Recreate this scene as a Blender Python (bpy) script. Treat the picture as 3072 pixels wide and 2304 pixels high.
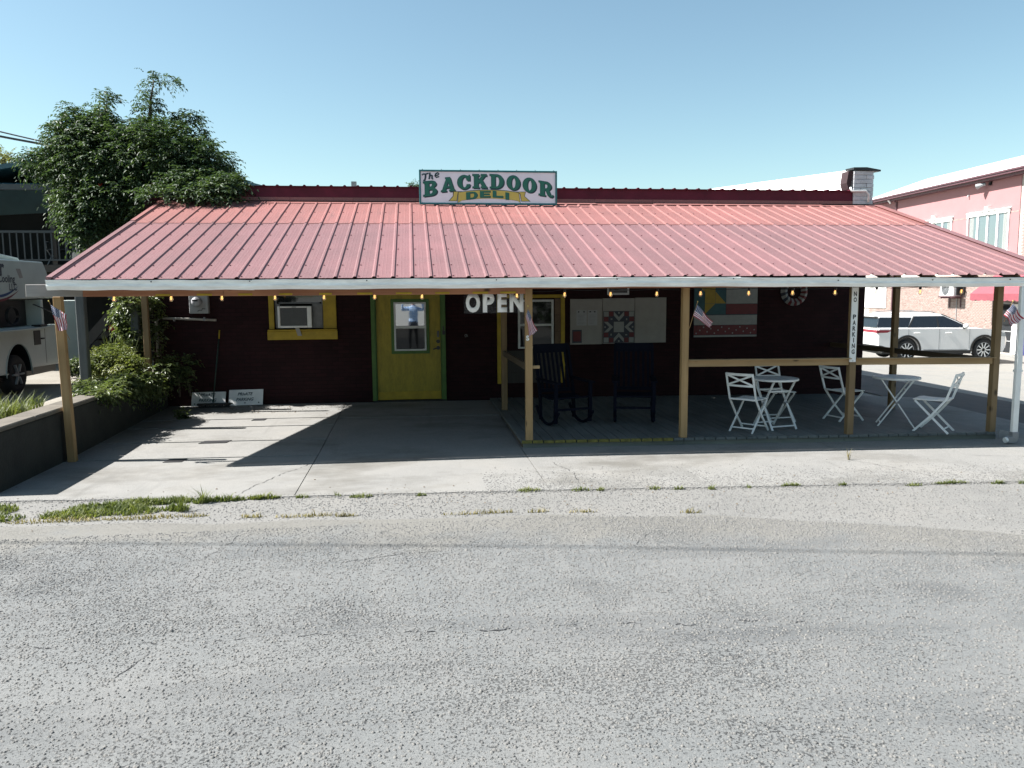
import bpy, bmesh, math, random
import numpy as np
from mathutils import Vector, Matrix
from mathutils.geometry import tessellate_polygon

for _o in list(bpy.data.objects): bpy.data.objects.remove(_o)
scene = bpy.context.scene
COL = scene.collection
R = math.radians
random.seed(7); RNG = np.random.default_rng(7)

# ---------------------------------------------------------------- camera
YAW, PITCH, ROLL = 0.12216, 0.11409, 0.0074
fw = Vector((math.sin(YAW)*math.cos(PITCH), math.cos(YAW)*math.cos(PITCH), -math.sin(PITCH)))
rt0 = Vector((math.cos(YAW), -math.sin(YAW), 0)); dn0 = -rt0.cross(fw)
rt = rt0*math.cos(ROLL) + dn0*math.sin(ROLL); dn = -rt0*math.sin(ROLL) + dn0*math.cos(ROLL)
cam_d = bpy.data.cameras.new('camera'); cam = bpy.data.objects.new('camera', cam_d); COL.objects.link(cam)
cam_d.sensor_width = 36; cam_d.lens = 2392.1/3072*36; cam_d.clip_start = 0.05; cam_d.clip_end = 2000
M3 = Matrix((rt, -dn, -fw)).transposed()
CAM = Vector((3.8896, -9.8262, 2.0093))
cam.matrix_world = Matrix.Translation(CAM) @ M3.to_4x4()
scene.camera = cam

# ---------------------------------------------------------------- sky and sun
SUN = Vector((-0.92, 0.085, 1.0)).normalized()
el = math.asin(SUN.z); az = math.atan2(SUN.x, SUN.y)
w = bpy.data.worlds.new('World'); scene.world = w; w.use_nodes = True
nt = w.node_tree; nt.nodes.clear()
sky = nt.nodes.new('ShaderNodeTexSky'); sky.sky_type = 'NISHITA'; sky.sun_disc = False
sky.sun_elevation = el; sky.sun_rotation = az; sky.altitude = 200; sky.air_density = 1.0; sky.dust_density = 0.9; sky.ozone_density = 0.6
bg = nt.nodes.new('ShaderNodeBackground'); bg.inputs['Strength'].default_value = 0.060
wo = nt.nodes.new('ShaderNodeOutputWorld'); tint = nt.nodes.new('ShaderNodeMix'); tint.data_type = 'RGBA'; tint.blend_type = 'MULTIPLY'; tint.inputs[0].default_value = 1.0; tint.inputs[7].default_value = (1.0, 1.11, 0.985, 1)
nt.links.new(sky.outputs[0], tint.inputs[6]); nt.links.new(tint.outputs[2], bg.inputs[0]); nt.links.new(bg.outputs[0], wo.inputs[0])
sd = bpy.data.lights.new('sun', 'SUN'); sd.energy = 5.0; sd.angle = R(0.53); sd.color = (1.0, 0.97, 0.93)
sun = bpy.data.objects.new('sun', sd); COL.objects.link(sun); sun.rotation_euler = (-SUN).to_track_quat('-Z', 'Y').to_euler(); sun.location = (-20, 5, 25)
vs = scene.view_settings; vs.view_transform = 'Standard'; vs.look = 'None'; vs.gamma = 1.0; vs.exposure = 1.55
try: vs.use_curve_mapping = False
except Exception: pass
scene.render.engine = 'CYCLES'

# ---------------------------------------------------------------- materials
MATS = {}
def _new(name):
    m = bpy.data.materials.new(name); m.use_nodes = True; MATS[name] = m
    n = m.node_tree.nodes; l = m.node_tree.links; return m, n, l, n['Principled BSDF']
def ramp(n, l, src, stops):
    r = n.new('ShaderNodeValToRGB'); e = r.color_ramp.elements
    while len(e) > len(stops): e.remove(e[-1])
    while len(e) < len(stops): e.new(0.5)
    for i, (p, c) in enumerate(stops):
        e[i].position = p; e[i].color = (*c, 1) if len(c) == 3 else c
    l.new(src, r.inputs[0]); return r
def coords(n, l, scale=(1,1,1), kind='Object'):
    t = n.new('ShaderNodeTexCoord'); mp = n.new('ShaderNodeMapping'); mp.inputs['Scale'].default_value = scale
    l.new(t.outputs[kind], mp.inputs[0]); return mp.outputs[0]
def noise(n, l, vec, scale, detail=4, rough=0.55):
    t = n.new('ShaderNodeTexNoise'); t.inputs['Scale'].default_value = scale; t.inputs['Detail'].default_value = detail; t.inputs['Roughness'].default_value = rough
    l.new(vec, t.inputs['Vector']); return t.outputs['Fac']
def bump(n, l, h, p, strength=0.3, dist=0.01):
    b = n.new('ShaderNodeBump'); b.inputs['Strength'].default_value = strength; b.inputs['Distance'].default_value = dist
    l.new(h, b.inputs['Height']); l.new(b.outputs[0], p.inputs['Normal']); return b
def mixc(n, l, fac, a, b, mode='MIX'):
    m = n.new('ShaderNodeMix'); m.data_type = 'RGBA'; m.blend_type = mode
    for k, v in ((0, fac), (6, a), (7, b)):
        if isinstance(v, (int, float)): m.inputs[k].default_value = v
        elif isinstance(v, tuple): m.inputs[k].default_value = (*v, 1)
        else: l.new(v, m.inputs[k])
    return m.outputs[2]
def plain(name, col, rough=0.6, var=0.18, scale=6, metal=0.0, spec=0.5, bmp=0.0, bscale=60, stretch=(1,1,1)):
    """paint/metal/plastic: base colour with soft dirt variation"""
    m, n, l, p = _new(name); v = coords(n, l, stretch)
    f = noise(n, l, v, scale, 6, 0.65)
    d = tuple(c*(1-var) for c in col); u = tuple(min(1, c*(1+var*0.6)) for c in col)
    l.new(ramp(n, l, f, [(0.3, d), (0.7, u)]).outputs[0], p.inputs['Base Color'])
    p.inputs['Roughness'].default_value = rough; p.inputs['Metallic'].default_value = metal; p.inputs['Specular IOR Level'].default_value = spec
    if bmp: bump(n, l, noise(n, l, v, bscale, 4), p, bmp)
    return m
def wood(name, c1, c2, axis='Z', knots=True, rough=0.7, scale=1.0):
    m, n, l, p = _new(name); st = {'X': (0.6, 14, 14), 'Y': (14, 0.6, 14), 'Z': (14, 14, 0.6)}[axis]
    v = coords(n, l, tuple(s*scale for s in st)); g = noise(n, l, v, 2.2, 8, 0.65)
    c = ramp(n, l, g, [(0.28, c1), (0.5, tuple((a+b)/2 for a, b in zip(c1, c2))), (0.72, c2)]).outputs[0]
    big = noise(n, l, coords(n, l, tuple(1.0 if s > 1 else 0.5 for s in st)), 2.0, 3)
    c = mixc(n, l, 0.5, c, ramp(n, l, big, [(0.3, tuple(x*0.62 for x in c1)), (0.7, c2)]).outputs[0])
    if knots:
        vk = n.new('ShaderNodeTexVoronoi'); vk.inputs['Scale'].default_value = 4.2
        l.new(coords(n, l, tuple(1.0 if s > 1 else 0.55 for s in st)), vk.inputs['Vector'])
        k = ramp(n, l, vk.outputs['Distance'], [(0.05, (1,1,1)), (0.13, (0,0,0))]).outputs[0]
        c = mixc(n, l, k, c, tuple(x*0.3 for x in c1))
    l.new(c, p.inputs['Base Color']); p.inputs['Roughness'].default_value = rough
    bump(n, l, g, p, 0.25, 0.004); return m
def leafmat(name, c1, c2, gloss=0.35, trans=0.3):
    m, n, l, p = _new(name); v = coords(n, l)
    a = noise(n, l, v, 2.3, 3); b = noise(n, l, v, 19, 2)
    mx = n.new('ShaderNodeMath'); mx.operation = 'ADD'; l.new(a, mx.inputs[0]); l.new(b, mx.inputs[1])
    half = n.new('ShaderNodeMath'); half.operation = 'MULTIPLY'; half.inputs[1].default_value = 0.5; l.new(mx.outputs[0], half.inputs[0])
    c = ramp(n, l, half.outputs[0], [(0.36, c1), (0.62, c2)]).outputs[0]
    l.new(c, p.inputs['Base Color']); p.inputs['Roughness'].default_value = gloss; p.inputs['Specular IOR Level'].default_value = 0.22
    tr = n.new('ShaderNodeBsdfTranslucent'); l.new(mixc(n, l, 1.0, c, (1.6, 1.7, 0.7), 'MULTIPLY'), tr.inputs[0])
    ms = n.new('ShaderNodeMixShader'); ms.inputs[0].default_value = trans
    l.new(p.outputs[0], ms.inputs[1]); l.new(tr.outputs[0], ms.inputs[2]); l.new(ms.outputs[0], n['Material Output'].inputs[0])
    return m
def glassmat(name, refl=0.3, tint=(0.012, 0.014, 0.017), rough=0.02, spec=0.5):
    m, n, l, p = _new(name); p.inputs['Specular IOR Level'].default_value = spec; p.inputs['Base Color'].default_value = (*tint, 1); p.inputs['Roughness'].default_value = 0.05
    g = n.new('ShaderNodeBsdfGlossy'); g.inputs['Roughness'].default_value = rough; g.inputs['Color'].default_value = (0.9, 0.95, 1, 1)
    b = n.new('ShaderNodeBump'); b.inputs['Strength'].default_value = 0.012; b.inputs['Distance'].default_value = 0.05
    l.new(noise(n, l, coords(n, l), 3.0, 1), b.inputs['Height']); l.new(b.outputs[0], g.inputs['Normal'])
    ms = n.new('ShaderNodeMixShader'); ms.inputs[0].default_value = refl
    l.new(p.outputs[0], ms.inputs[1]); l.new(g.outputs[0], ms.inputs[2]); l.new(ms.outputs[0], n['Material Output'].inputs[0]); return m

# ---------------------------------------------------------------- mesh helpers
def prop(o, label=None, cat=None, group=None, kind=None):
    if label: o['label'] = label
    if cat: o['category'] = cat
    if group: o['group'] = group
    if kind: o['kind'] = kind
    return o
def thing(name, label, cat, loc=(0,0,0), group=None, rotz=0.0):
    o = bpy.data.objects.new(name, None); COL.objects.link(o); o.location = loc; o.rotation_euler = (0,0,rotz)
    o.empty_display_size = 0.1
    return prop(o, label, cat, group)
def org(p):
    v = Vector((0,0,0))
    while p is not None: v += p.location; p = p.parent
    return v
def link(name, me, mat, parent=None, world=True, smooth=False, bev=0.0, bseg=1):
    o = bpy.data.objects.new(name, me); COL.objects.link(o)
    for mm in (mat if isinstance(mat, (list, tuple)) else [mat]):
        if mm is not None: me.materials.append(MATS[mm] if isinstance(mm, str) else mm)
    if parent is not None:
        if world:
            off = org(parent); me.transform(Matrix.Translation(-off))
        o.parent = parent
    if smooth:
        me.polygons.foreach_set('use_smooth', [True]*len(me.polygons))
    if bev > 0:
        b = o.modifiers.new('bevel', 'BEVEL'); b.width = bev; b.segments = bseg; b.limit_method = 'ANGLE'; b.angle_limit = R(40)
    me.update(); return o
class MB:
    def __init__(s): s.v = []; s.f = []; s.m = []
    def add(s, vs_, fs, mi=0):
        k = len(s.v); s.v += [tuple(a) for a in vs_]; s.f += [tuple(i+k for i in f) for f in fs]; s.m += [mi]*len(fs); return s
    def box(s, x0, x1, y0, y1, z0, z1, mi=0):
        return s.add([(x0,y0,z0),(x1,y0,z0),(x1,y1,z0),(x0,y1,z0),(x0,y0,z1),(x1,y0,z1),(x1,y1,z1),(x0,y1,z1)],
              [(0,3,2,1),(4,5,6,7),(0,1,5,4),(1,2,6,5),(2,3,7,6),(3,0,4,7)], mi)
    def bar(s, p0, p1, wd, ht, up=(0,0,1), mi=0):
        p0 = Vector(p0); p1 = Vector(p1); d = (p1-p0).normalized(); u = Vector(up)
        sd_ = d.cross(u)
        if sd_.length < 1e-4: sd_ = d.cross(Vector((0,1,0)))
        sd_.normalize(); u = sd_.cross(d).normalized(); a = sd_*wd/2; b = u*ht/2
        vs_ = [p0-a-b, p0+a-b, p0+a+b, p0-a+b, p1-a-b, p1+a-b, p1+a+b, p1-a+b]
        return s.add(vs_, [(0,1,2,3),(7,6,5,4),(0,4,5,1),(1,5,6,2),(2,6,7,3),(3,7,4,0)], mi)
    def cyl(s, p0, p1, r0, r1=None, n=10, mi=0):
        r1 = r0 if r1 is None else r1; p0 = Vector(p0); p1 = Vector(p1); d = (p1-p0).normalized()
        a = d.orthogonal().normalized(); b = d.cross(a)
        vs_ = []
        for p, r in ((p0, r0), (p1, r1)):
            for i in range(n):
                t = 2*math.pi*i/n; vs_.append(p + a*(math.cos(t)*r) + b*(math.sin(t)*r))
        fs = [(i, (i+1) % n, n+(i+1) % n, n+i) for i in range(n)] + [tuple(range(n-1, -1, -1)), tuple(range(n, 2*n))]
        return s.add(vs_, fs, mi)
    def tube(s, pts, r, n=6, mi=0):
        pts = [Vector(p) for p in pts]; k = len(pts); rr = r if isinstance(r, (list, tuple)) else [r]*k
        vs_ = []; ref = None
        for i, p in enumerate(pts):
            d = (pts[min(i+1, k-1)] - pts[max(i-1, 0)]).normalized()
            if ref is None: ref = d.orthogonal().normalized()
            a = (ref - d*ref.dot(d)).normalized(); ref = a; b = d.cross(a)
            for j in range(n):
                t = 2*math.pi*j/n; vs_.append(p + a*(math.cos(t)*rr[i]) + b*(math.sin(t)*rr[i]))
        fs = [(i*n+j, i*n+(j+1) % n, (i+1)*n+(j+1) % n, (i+1)*n+j) for i in range(k-1) for j in range(n)]
        fs += [tuple(range(n-1, -1, -1)), tuple((k-1)*n+j for j in range(n))]
        return s.add(vs_, fs, mi)
    def prism(s, poly, fn, c0, c1, mi=0):
        n = len(poly); vs_ = [fn(a, b, c0) for a, b in poly] + [fn(a, b, c1) for a, b in poly]
        fs = [(i, (i+1) % n, n+(i+1) % n, n+i) for i in range(n)] + [tuple(range(n-1, -1, -1)), tuple(range(n, 2*n))]
        return s.add(vs_, fs, mi)
    def lathe(s, prof, c, axis='Z', n=16, mi=0):
        c = Vector(c); vs_ = []
        for r, h in prof:
            for i in range(n):
                t = 2*math.pi*i/n; q = {'Z': (r*math.cos(t), r*math.sin(t), h), 'Y': (r*math.cos(t), h, r*math.sin(t)), 'X': (h, r*math.cos(t), r*math.sin(t))}[axis]
                vs_.append(c+Vector(q))
        k = len(prof)
        fs = [(i*n+j, i*n+(j+1) % n, (i+1)*n+(j+1) % n, (i+1)*n+j) for i in range(k-1) for j in range(n)]
        fs += [tuple(range(n-1, -1, -1)), tuple((k-1)*n+j for j in range(n))]
        return s.add(vs_, fs, mi)
    def build(s, name, mat, parent=None, world=True, smooth=False, bev=0.0, bseg=1):
        me = bpy.data.meshes.new(name); me.from_pydata(s.v, [], s.f)
        o = link(name, me, mat, parent, world, smooth, bev, bseg)
        if isinstance(mat, (list, tuple)) and len(mat) > 1: me.polygons.foreach_set('material_index', s.m)
        bm = bmesh.new(); bm.from_mesh(me); bmesh.ops.recalc_face_normals(bm, faces=bm.faces); bm.to_mesh(me); bm.free()
        return o
def np_mesh(name, v, tris):
    me = bpy.data.meshes.new(name); nv = len(v); nf = len(tris); k = tris.shape[1]
    me.vertices.add(nv); me.vertices.foreach_set('co', np.asarray(v, np.float32).ravel())
    me.loops.add(nf*k); me.loops.foreach_set('vertex_index', np.asarray(tris, np.int32).ravel())
    me.polygons.add(nf); me.polygons.foreach_set('loop_start', np.arange(0, nf*k, k, dtype=np.int32))
    me.update(calc_edges=True); me.validate(); return me
def flat(polys, fn, name, mat, parent):
    """painted flat shape: outer polygon + holes, mapped by fn(u,v)"""
    tri = tessellate_polygon([[Vector((a, b, 0)) for a, b in p] for p in polys])
    pts = [fn(a, b) for p in polys for a, b in p]
    me = bpy.data.meshes.new(name); me.from_pydata(pts, [], [tuple(t) for t in tri])
    return link(name, me, mat, parent)
def text(body, size, fn, name, mat, parent, bold=0.0, sx=1.0, align='CENTER', shear=0.0, space=1.0):
    cu = bpy.data.curves.new('txt', 'FONT'); cu.body = body; cu.size = size; cu.align_x = align; cu.offset = bold; cu.shear = shear; cu.space_character = space
    cu.fill_mode = 'FRONT'; cu.resolution_u = 4
    o = bpy.data.objects.new('txt', cu); COL.objects.link(o); dg = bpy.context.evaluated_depsgraph_get(); dg.update()
    me = bpy.data.meshes.new_from_object(o.evaluated_get(dg)); bpy.data.objects.remove(o); bpy.data.curves.remove(cu)
    me.materials.clear(); me.name = name
    for v in me.vertices: v.co = Vector(fn(v.co.x*sx, v.co.y))
    return link(name, me, mat, parent)
def boxtext(ch, x0, x1, z0, z1, y, name, mat, parent, bold=0.0):
    o = text(ch, 1.0, lambda u, v: (u, v, 0), name, mat, None, bold=bold, align='LEFT'); me = o.data
    xs = [v.co.x for v in me.vertices]; ys = [v.co.y for v in me.vertices]; a, b, c, d = min(xs), max(xs), min(ys), max(ys)
    off = org(parent)
    for v in me.vertices: v.co = Vector((x0+(v.co.x-a)/(b-a)*(x1-x0), y, z0+(v.co.y-c)/(d-c)*(z1-z0)))-off
    o.parent = parent; me.update(); return o
def copy_tree(o, parent=None):
    c = o.copy(); COL.objects.link(c); c.parent = parent
    for ch in o.children: copy_tree(ch, c)
    return c
def gz(x, y=0):
    if x <= 5.2: return 0.0
    if x <= 12: return -0.0115*(x-5.2)
    if x <= 22: return -0.0782 - 0.055*(x-12)
    return -0.628
def rise(y): return 0.018*min(max(y-0.3, 0), 4.3)
RF = 0.304      # roof slope
def rz(y): return 2.2 + RF*y
def pixel(x, y, Y):
    v = fw+rt*((x-1536)/2392.1)+dn*((y-1152)/2392.1); t = (Y-CAM.y)/v.y; return CAM+v*t

# ---------------------------------------------------------------- material set
def brickwall():
    m, n, l, p = _new('burgundy_wall'); t = n.new('ShaderNodeTexCoord'); mp = n.new('ShaderNodeMapping'); mp.inputs['Rotation'].default_value = (R(90), 0, 0); l.new(t.outputs['Object'], mp.inputs[0])
    bk = n.new('ShaderNodeTexBrick'); bk.inputs['Scale'].default_value = 1.0; bk.inputs['Brick Width'].default_value = .203; bk.inputs['Row Height'].default_value = .068; bk.inputs['Mortar Size'].default_value = .006; l.new(mp.outputs[0], bk.inputs['Vector'])
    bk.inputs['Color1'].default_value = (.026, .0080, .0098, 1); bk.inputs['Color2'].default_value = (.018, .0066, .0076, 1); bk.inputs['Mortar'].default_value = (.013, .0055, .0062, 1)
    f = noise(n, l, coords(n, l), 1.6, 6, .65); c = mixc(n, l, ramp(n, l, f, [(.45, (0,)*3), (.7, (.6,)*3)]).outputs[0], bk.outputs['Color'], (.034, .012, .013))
    l.new(c, p.inputs['Base Color']); p.inputs['Roughness'].default_value = .85; p.inputs['Specular IOR Level'].default_value = .2
    iv = n.new('ShaderNodeMath'); iv.operation = 'SUBTRACT'; iv.inputs[0].default_value = 1.0; l.new(bk.outputs['Fac'], iv.inputs[1]); bump(n, l, iv.outputs[0], p, .7, .006)
brickwall()
plain('dark_brick', (0.03, 0.012, 0.014), 0.8, 0.3, 8)
plain('yellow_paint', (0.40, 0.27, 0.012), 0.55, 0.25, 5, bmp=0.1)
plain('worn_yellow', (0.17, 0.145, 0.03), 0.7, 0.5, 14)
plain('broom_green', (0.006, 0.032, 0.022), 0.5, 0.2, 6)
plain('green_paint', (0.06, 0.14, 0.022), 0.55, 0.2, 5)
plain('fascia_metal', (0.095, 0.010, 0.024), 0.6, 0.35, 3, spec=0.25)
plain('white_paint', (0.76, 0.76, 0.74), 0.5, 0.10, 4)
plain('gutter_white', (0.90, 0.88, 0.84), 0.45, 0.22, 2.6, stretch=(1, 3, 6))
plain('open_white', (0.92, 0.92, 0.92), 0.5, 0.04, 4)
plain('shade_strip_dark', (0.05, 0.053, 0.056), 0.9, 0.3, 3, bmp=0.5, bscale=90)  # dark tone for the strip that paints shade beside the porch
plain('chair_white', (0.74, 0.75, 0.74), 0.45, 0.10, 12)
plain('window_white', (0.62, 0.63, 0.62), 0.5, 0.12, 8)
plain('black_metal', (0.015, 0.015, 0.017), 0.45, 0.2, 10)
plain('dark_rubber', (0.018, 0.018, 0.019), 0.8, 0.25, 20)
plain('grey_metal', (0.24, 0.25, 0.26), 0.5, 0.2, 8, metal=0.3)
plain('navy_paint', (0.0022, 0.0036, 0.011), 0.8, 0.2, 6, spec=0.15)
plain('sign_white', (0.78, 0.76, 0.8), 0.5, 0.07, 3)
plain('sign_frame', (0.02, 0.14, 0.15), 0.5, 0.15, 6)
plain('sign_green', (0.012, 0.13, 0.085), 0.5, 0.10, 5)
plain('sign_dark', (0.008, 0.035, 0.05), 0.5, 0.1, 5)
plain('sign_gold', (0.55, 0.44, 0.09), 0.5, 0.12, 4)
plain('board_white', (0.30, 0.285, 0.265), 0.65, 0.12, 5)
plain('paper', (0.36, 0.36, 0.38), 0.7, 0.1, 12)
plain('quilt_dark', (0.03, 0.035, 0.055), 0.6, 0.2, 10)
plain('quilt_red', (0.13, 0.016, 0.02), 0.6, 0.25, 14)
plain('quilt_grey', (0.27, 0.28, 0.27), 0.6, 0.12, 10)
plain('quilt_teal', (0.02, 0.085, 0.10), 0.6, 0.2, 8)
plain('quilt_yellow', (0.33, 0.23, 0.025), 0.6, 0.2, 9)
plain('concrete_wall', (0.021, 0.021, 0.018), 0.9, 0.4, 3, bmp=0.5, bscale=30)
plain('wall_cap', (0.12, 0.105, 0.085), 0.9, 0.3, 3, bmp=0.4, bscale=40)
plain('block_grey', (0.5, 0.51, 0.53), 0.8, 0.25, 6, bmp=0.4, bscale=60)
plain('membrane_white', (0.82, 0.82, 0.80), 0.6, 0.06, 2)
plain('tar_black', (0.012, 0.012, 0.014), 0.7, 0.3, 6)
plain('meter_grey', (0.30, 0.30, 0.30), 0.5, 0.15, 6)
plain('pipe_grey', (0.33, 0.31, 0.28), 0.5, 0.25, 6)
wood('beam_wood', (0.27, 0.10, 0.05), (0.44, 0.21, 0.11), 'X')
wood('beam_grey', (0.20, 0.19, 0.18), (0.36, 0.33, 0.30), 'X')
wood('post_wood', (0.25, 0.145, 0.055), (0.43, 0.28, 0.13), 'Z')
wood('post_brown', (0.15, 0.095, 0.04), (0.27, 0.18, 0.09), 'Z')
wood('post_grey', (0.05, 0.058, 0.06), (0.12, 0.13, 0.13), 'Z', knots=False)
wood('rail_wood', (0.25, 0.16, 0.07), (0.42, 0.29, 0.15), 'X')
wood('siderail_wood', (0.06, 0.04, 0.024), (0.11, 0.078, 0.048), 'Y')
wood('deck_wood', (0.07, 0.08, 0.079), (0.165, 0.176, 0.17), 'Y', knots=False)
wood('deck_fascia', (0.09, 0.1, 0.088), (0.2, 0.205, 0.17), 'X')
wood('rafter_wood', (0.10, 0.06, 0.035), (0.20, 0.13, 0.08), 'Y')
wood('dark_wood', (0.022, 0.018, 0.016), (0.05, 0.042, 0.036), 'Z', knots=False)
leafmat('leaf_tree', (0.017, 0.036, 0.022), (0.07, 0.105, 0.048), 0.5, 0.28)
leafmat('leaf_shrub', (0.055, 0.078, 0.026), (0.185, 0.2, 0.075), 0.4, 0.3)
leafmat('leaf_vine', (0.042, 0.064, 0.026), (0.135, 0.16, 0.075), 0.35, 0.3)
leafmat('leaf_far', (0.0864, 0.1008, 0.036), (0.1872, 0.1872, 0.0864), 0.6, 0.3)
leafmat('grass_green', (0.055, 0.08, 0.025), (0.165, 0.18, 0.065), 0.5, 0.3)
leafmat('grass_dry', (0.144, 0.1224, 0.0504), (0.2736, 0.2304, 0.1152), 0.6, 0.2)
plain('flower_red', (0.55, 0.05, 0.03), 0.5, 0.2, 20)
plain('bark', (0.09, 0.07, 0.05), 0.9, 0.4, 12, bmp=0.6, bscale=30)
glassmat('glass_mirror', 0.30); glassmat('glass_dim', 0.015, (0.004, 0.005, 0.006), spec=0.15); glassmat('glass_dark', 0.05, spec=0.3); glassmat('glass_sky', 0.22, (0.10, 0.13, 0.15))

def roofmat(name, c, stain, rough):
    m, n, l, p = _new(name); v = coords(n, l)
    a = noise(n, l, v, 1.3, 5); s = noise(n, l, coords(n, l, (9, 0.7, 0.7)), 2.0, 6, 0.7)
    col = ramp(n, l, a, [(0.3, tuple(x*0.86 for x in c)), (0.7, tuple(min(1, x*1.12) for x in c))]).outputs[0]
    g = n.new('ShaderNodeSeparateXYZ'); l.new(coords(n, l), g.inputs[0])
    oi = n.new('ShaderNodeObjectInfo'); col = mixc(n, l, 1.0, col, ramp(n, l, oi.outputs['Random'], [(0.0, (.88, .88, .88)), (1.0, (1.08, 1.05, 1.05))]).outputs[0], 'MULTIPLY')
    st = ramp(n, l, s, [(0.54, (0,0,0)), (0.70, (stain,)*3)]).outputs[0]
    col = mixc(n, l, st, col, tuple(x*0.35 for x in c))
    fine = noise(n, l, v, 140, 2); col = mixc(n, l, 0.10, col, ramp(n, l, fine, [(0.4, (0.2,)*3), (0.6, (0.9,)*3)]).outputs[0])
    l.new(col, p.inputs['Base Color']); p.inputs['Roughness'].default_value = rough; p.inputs['Specular IOR Level'].default_value = 0.14
    bump(n, l, noise(n, l, coords(n, l, (1, 0.3, 0.3)), 3.0, 2), p, 0.06, 0.05)
    return m
roofmat('roof_lower', (0.150, 0.055, 0.058), 0.12, 0.5)
roofmat('roof_upper', (0.208, 0.063, 0.054), 0.6, 0.52)

def asphalt():
    m, n, l, p = _new('asphalt'); v = coords(n, l)
    wv = n.new('ShaderNodeTexNoise'); wv.inputs['Scale'].default_value = 25; l.new(v, wv.inputs['Vector'])
    vm = n.new('ShaderNodeVectorMath'); vm.operation = 'MULTIPLY_ADD'; vm.inputs[1].default_value = (.05, .05, .05); l.new(wv.outputs['Color'], vm.inputs[0]); l.new(v, vm.inputs[2])
    vo = n.new('ShaderNodeTexVoronoi'); vo.inputs['Scale'].default_value = 85; l.new(vm.outputs[0], vo.inputs['Vector'])
    sep = n.new('ShaderNodeSeparateColor'); l.new(vo.outputs['Color'], sep.inputs[0])
    stone = ramp(n, l, sep.outputs[0], [(0.0, (0.1006, 0.1046, 0.1055)), (0.5, (0.1352, 0.1409, 0.1409)), (0.9, (0.153, 0.1578, 0.1553)), (1.0, (0.2093, 0.2093, 0.2012))]).outputs[0]
    fine = noise(n, l, v, 120, 5, 0.7)
    c = mixc(n, l, 0.6, stone, ramp(n, l, fine, [(0.34, (0.06037, 0.06439, 0.06601)), (0.46, (0.1328, 0.1385, 0.1385)), (0.62, (0.161, 0.165, 0.161))]).outputs[0])
    ns = noise(n, l, v, 62, 4, 0.65); dens = noise(n, l, coords(n, l, (0.7, 1.2, 1)), 0.9, 6, 0.65)
    ad0 = n.new('ShaderNodeMath'); ad0.operation = 'MULTIPLY_ADD'; ad0.inputs[1].default_value = 0.42; l.new(dens, ad0.inputs[0]); l.new(ns, ad0.inputs[2])
    holes = ramp(n, l, ad0.outputs[0], [(0.785, (0,)*3), (0.84, (1,)*3)]).outputs[0]
    c = mixc(n, l, holes, c, (0.01771, 0.01932, 0.02093))
    big = noise(n, l, v, 0.45, 5, 0.6); dust = ramp(n, l, big, [(0.42, (0,)*3), (0.70, (0.5,)*3)]).outputs[0]
    st = noise(n, l, coords(n, l, (0.5, 1.3, 1)), 1.0, 6, 0.7); dust2 = ramp(n, l, st, [(0.52, (0,)*3), (0.72, (0.5,)*3)]).outputs[0]
    c = mixc(n, l, dust, c, (0.1811, 0.1788, 0.1714)); c = mixc(n, l, dust2, c, (0.1771, 0.1771, 0.1706))
    fan = ramp(n, l, noise(n, l, coords(n, l, (2.4, 0.32, 1)), 1.0, 5, .6), [(0.53, (0,)*3), (0.70, (0.55,)*3)]).outputs[0]
    c = mixc(n, l, fan, c, (0.1837, 0.1826, 0.1754))
    dk = ramp(n, l, noise(n, l, coords(n, l, (0.15, 1.3, 1)), 1.7, 4), [(0.52, (0,)*3), (0.70, (0.55,)*3)]).outputs[0]
    c = mixc(n, l, dk, c, (0.06842, 0.07244, 0.07567))
    oil = ramp(n, l, noise(n, l, v, 0.75, 3, .5), [(0.66, (0,)*3), (0.74, (0.5,)*3)]).outputs[0]; c = mixc(n, l, oil, c, (0.075, 0.078, 0.08))
    g_ = n.new('ShaderNodeSeparateXYZ'); l.new(v, g_.inputs[0])
    def lin(a_, b_):
        q1 = n.new('ShaderNodeMath'); q1.operation = 'MULTIPLY_ADD'; q1.inputs[1].default_value = a_; q1.inputs[2].default_value = b_; l.new(g_.outputs[0], q1.inputs[0])
        q2 = n.new('ShaderNodeMath'); q2.operation = 'ADD'; l.new(q1.outputs[0], q2.inputs[0]); l.new(g_.outputs[1], q2.inputs[1]); return q2.outputs[0]
    mx_ = n.new('ShaderNodeMath'); mx_.operation = 'MAXIMUM'; l.new(lin(.0896, 2.457), mx_.inputs[0]); l.new(lin(.37, .60), mx_.inputs[1])
    ea = n.new('ShaderNodeMath'); ea.operation = 'MULTIPLY_ADD'; ea.inputs[1].default_value = 2.6; l.new(noise(n, l, v, 1.4, 6, .65), ea.inputs[0]); l.new(mx_.outputs[0], ea.inputs[2])
    spill = ramp(n, l, ea.outputs[0], [(0.45, (0,)*3), (1.0, (1,)*3)]).outputs[0]
    c = mixc(n, l, spill, c, mixc(n, l, fine, (0.118, 0.115, 0.105), (0.205, 0.197, 0.178)))
    l.new(c, p.inputs['Base Color']); p.inputs['Roughness'].default_value = 0.92
    ad = n.new('ShaderNodeMath'); ad.operation = 'SUBTRACT'; l.new(fine, ad.inputs[0]); l.new(holes, ad.inputs[1])
    ad2 = n.new('ShaderNodeMath'); ad2.operation = 'MULTIPLY_ADD'; ad2.inputs[1].default_value = 0.5; l.new(sep.outputs[1], ad2.inputs[0]); l.new(ad.outputs[0], ad2.inputs[2])
    bump(n, l, ad2.outputs[0], p, 0.9, 0.005)
asphalt()
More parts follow.
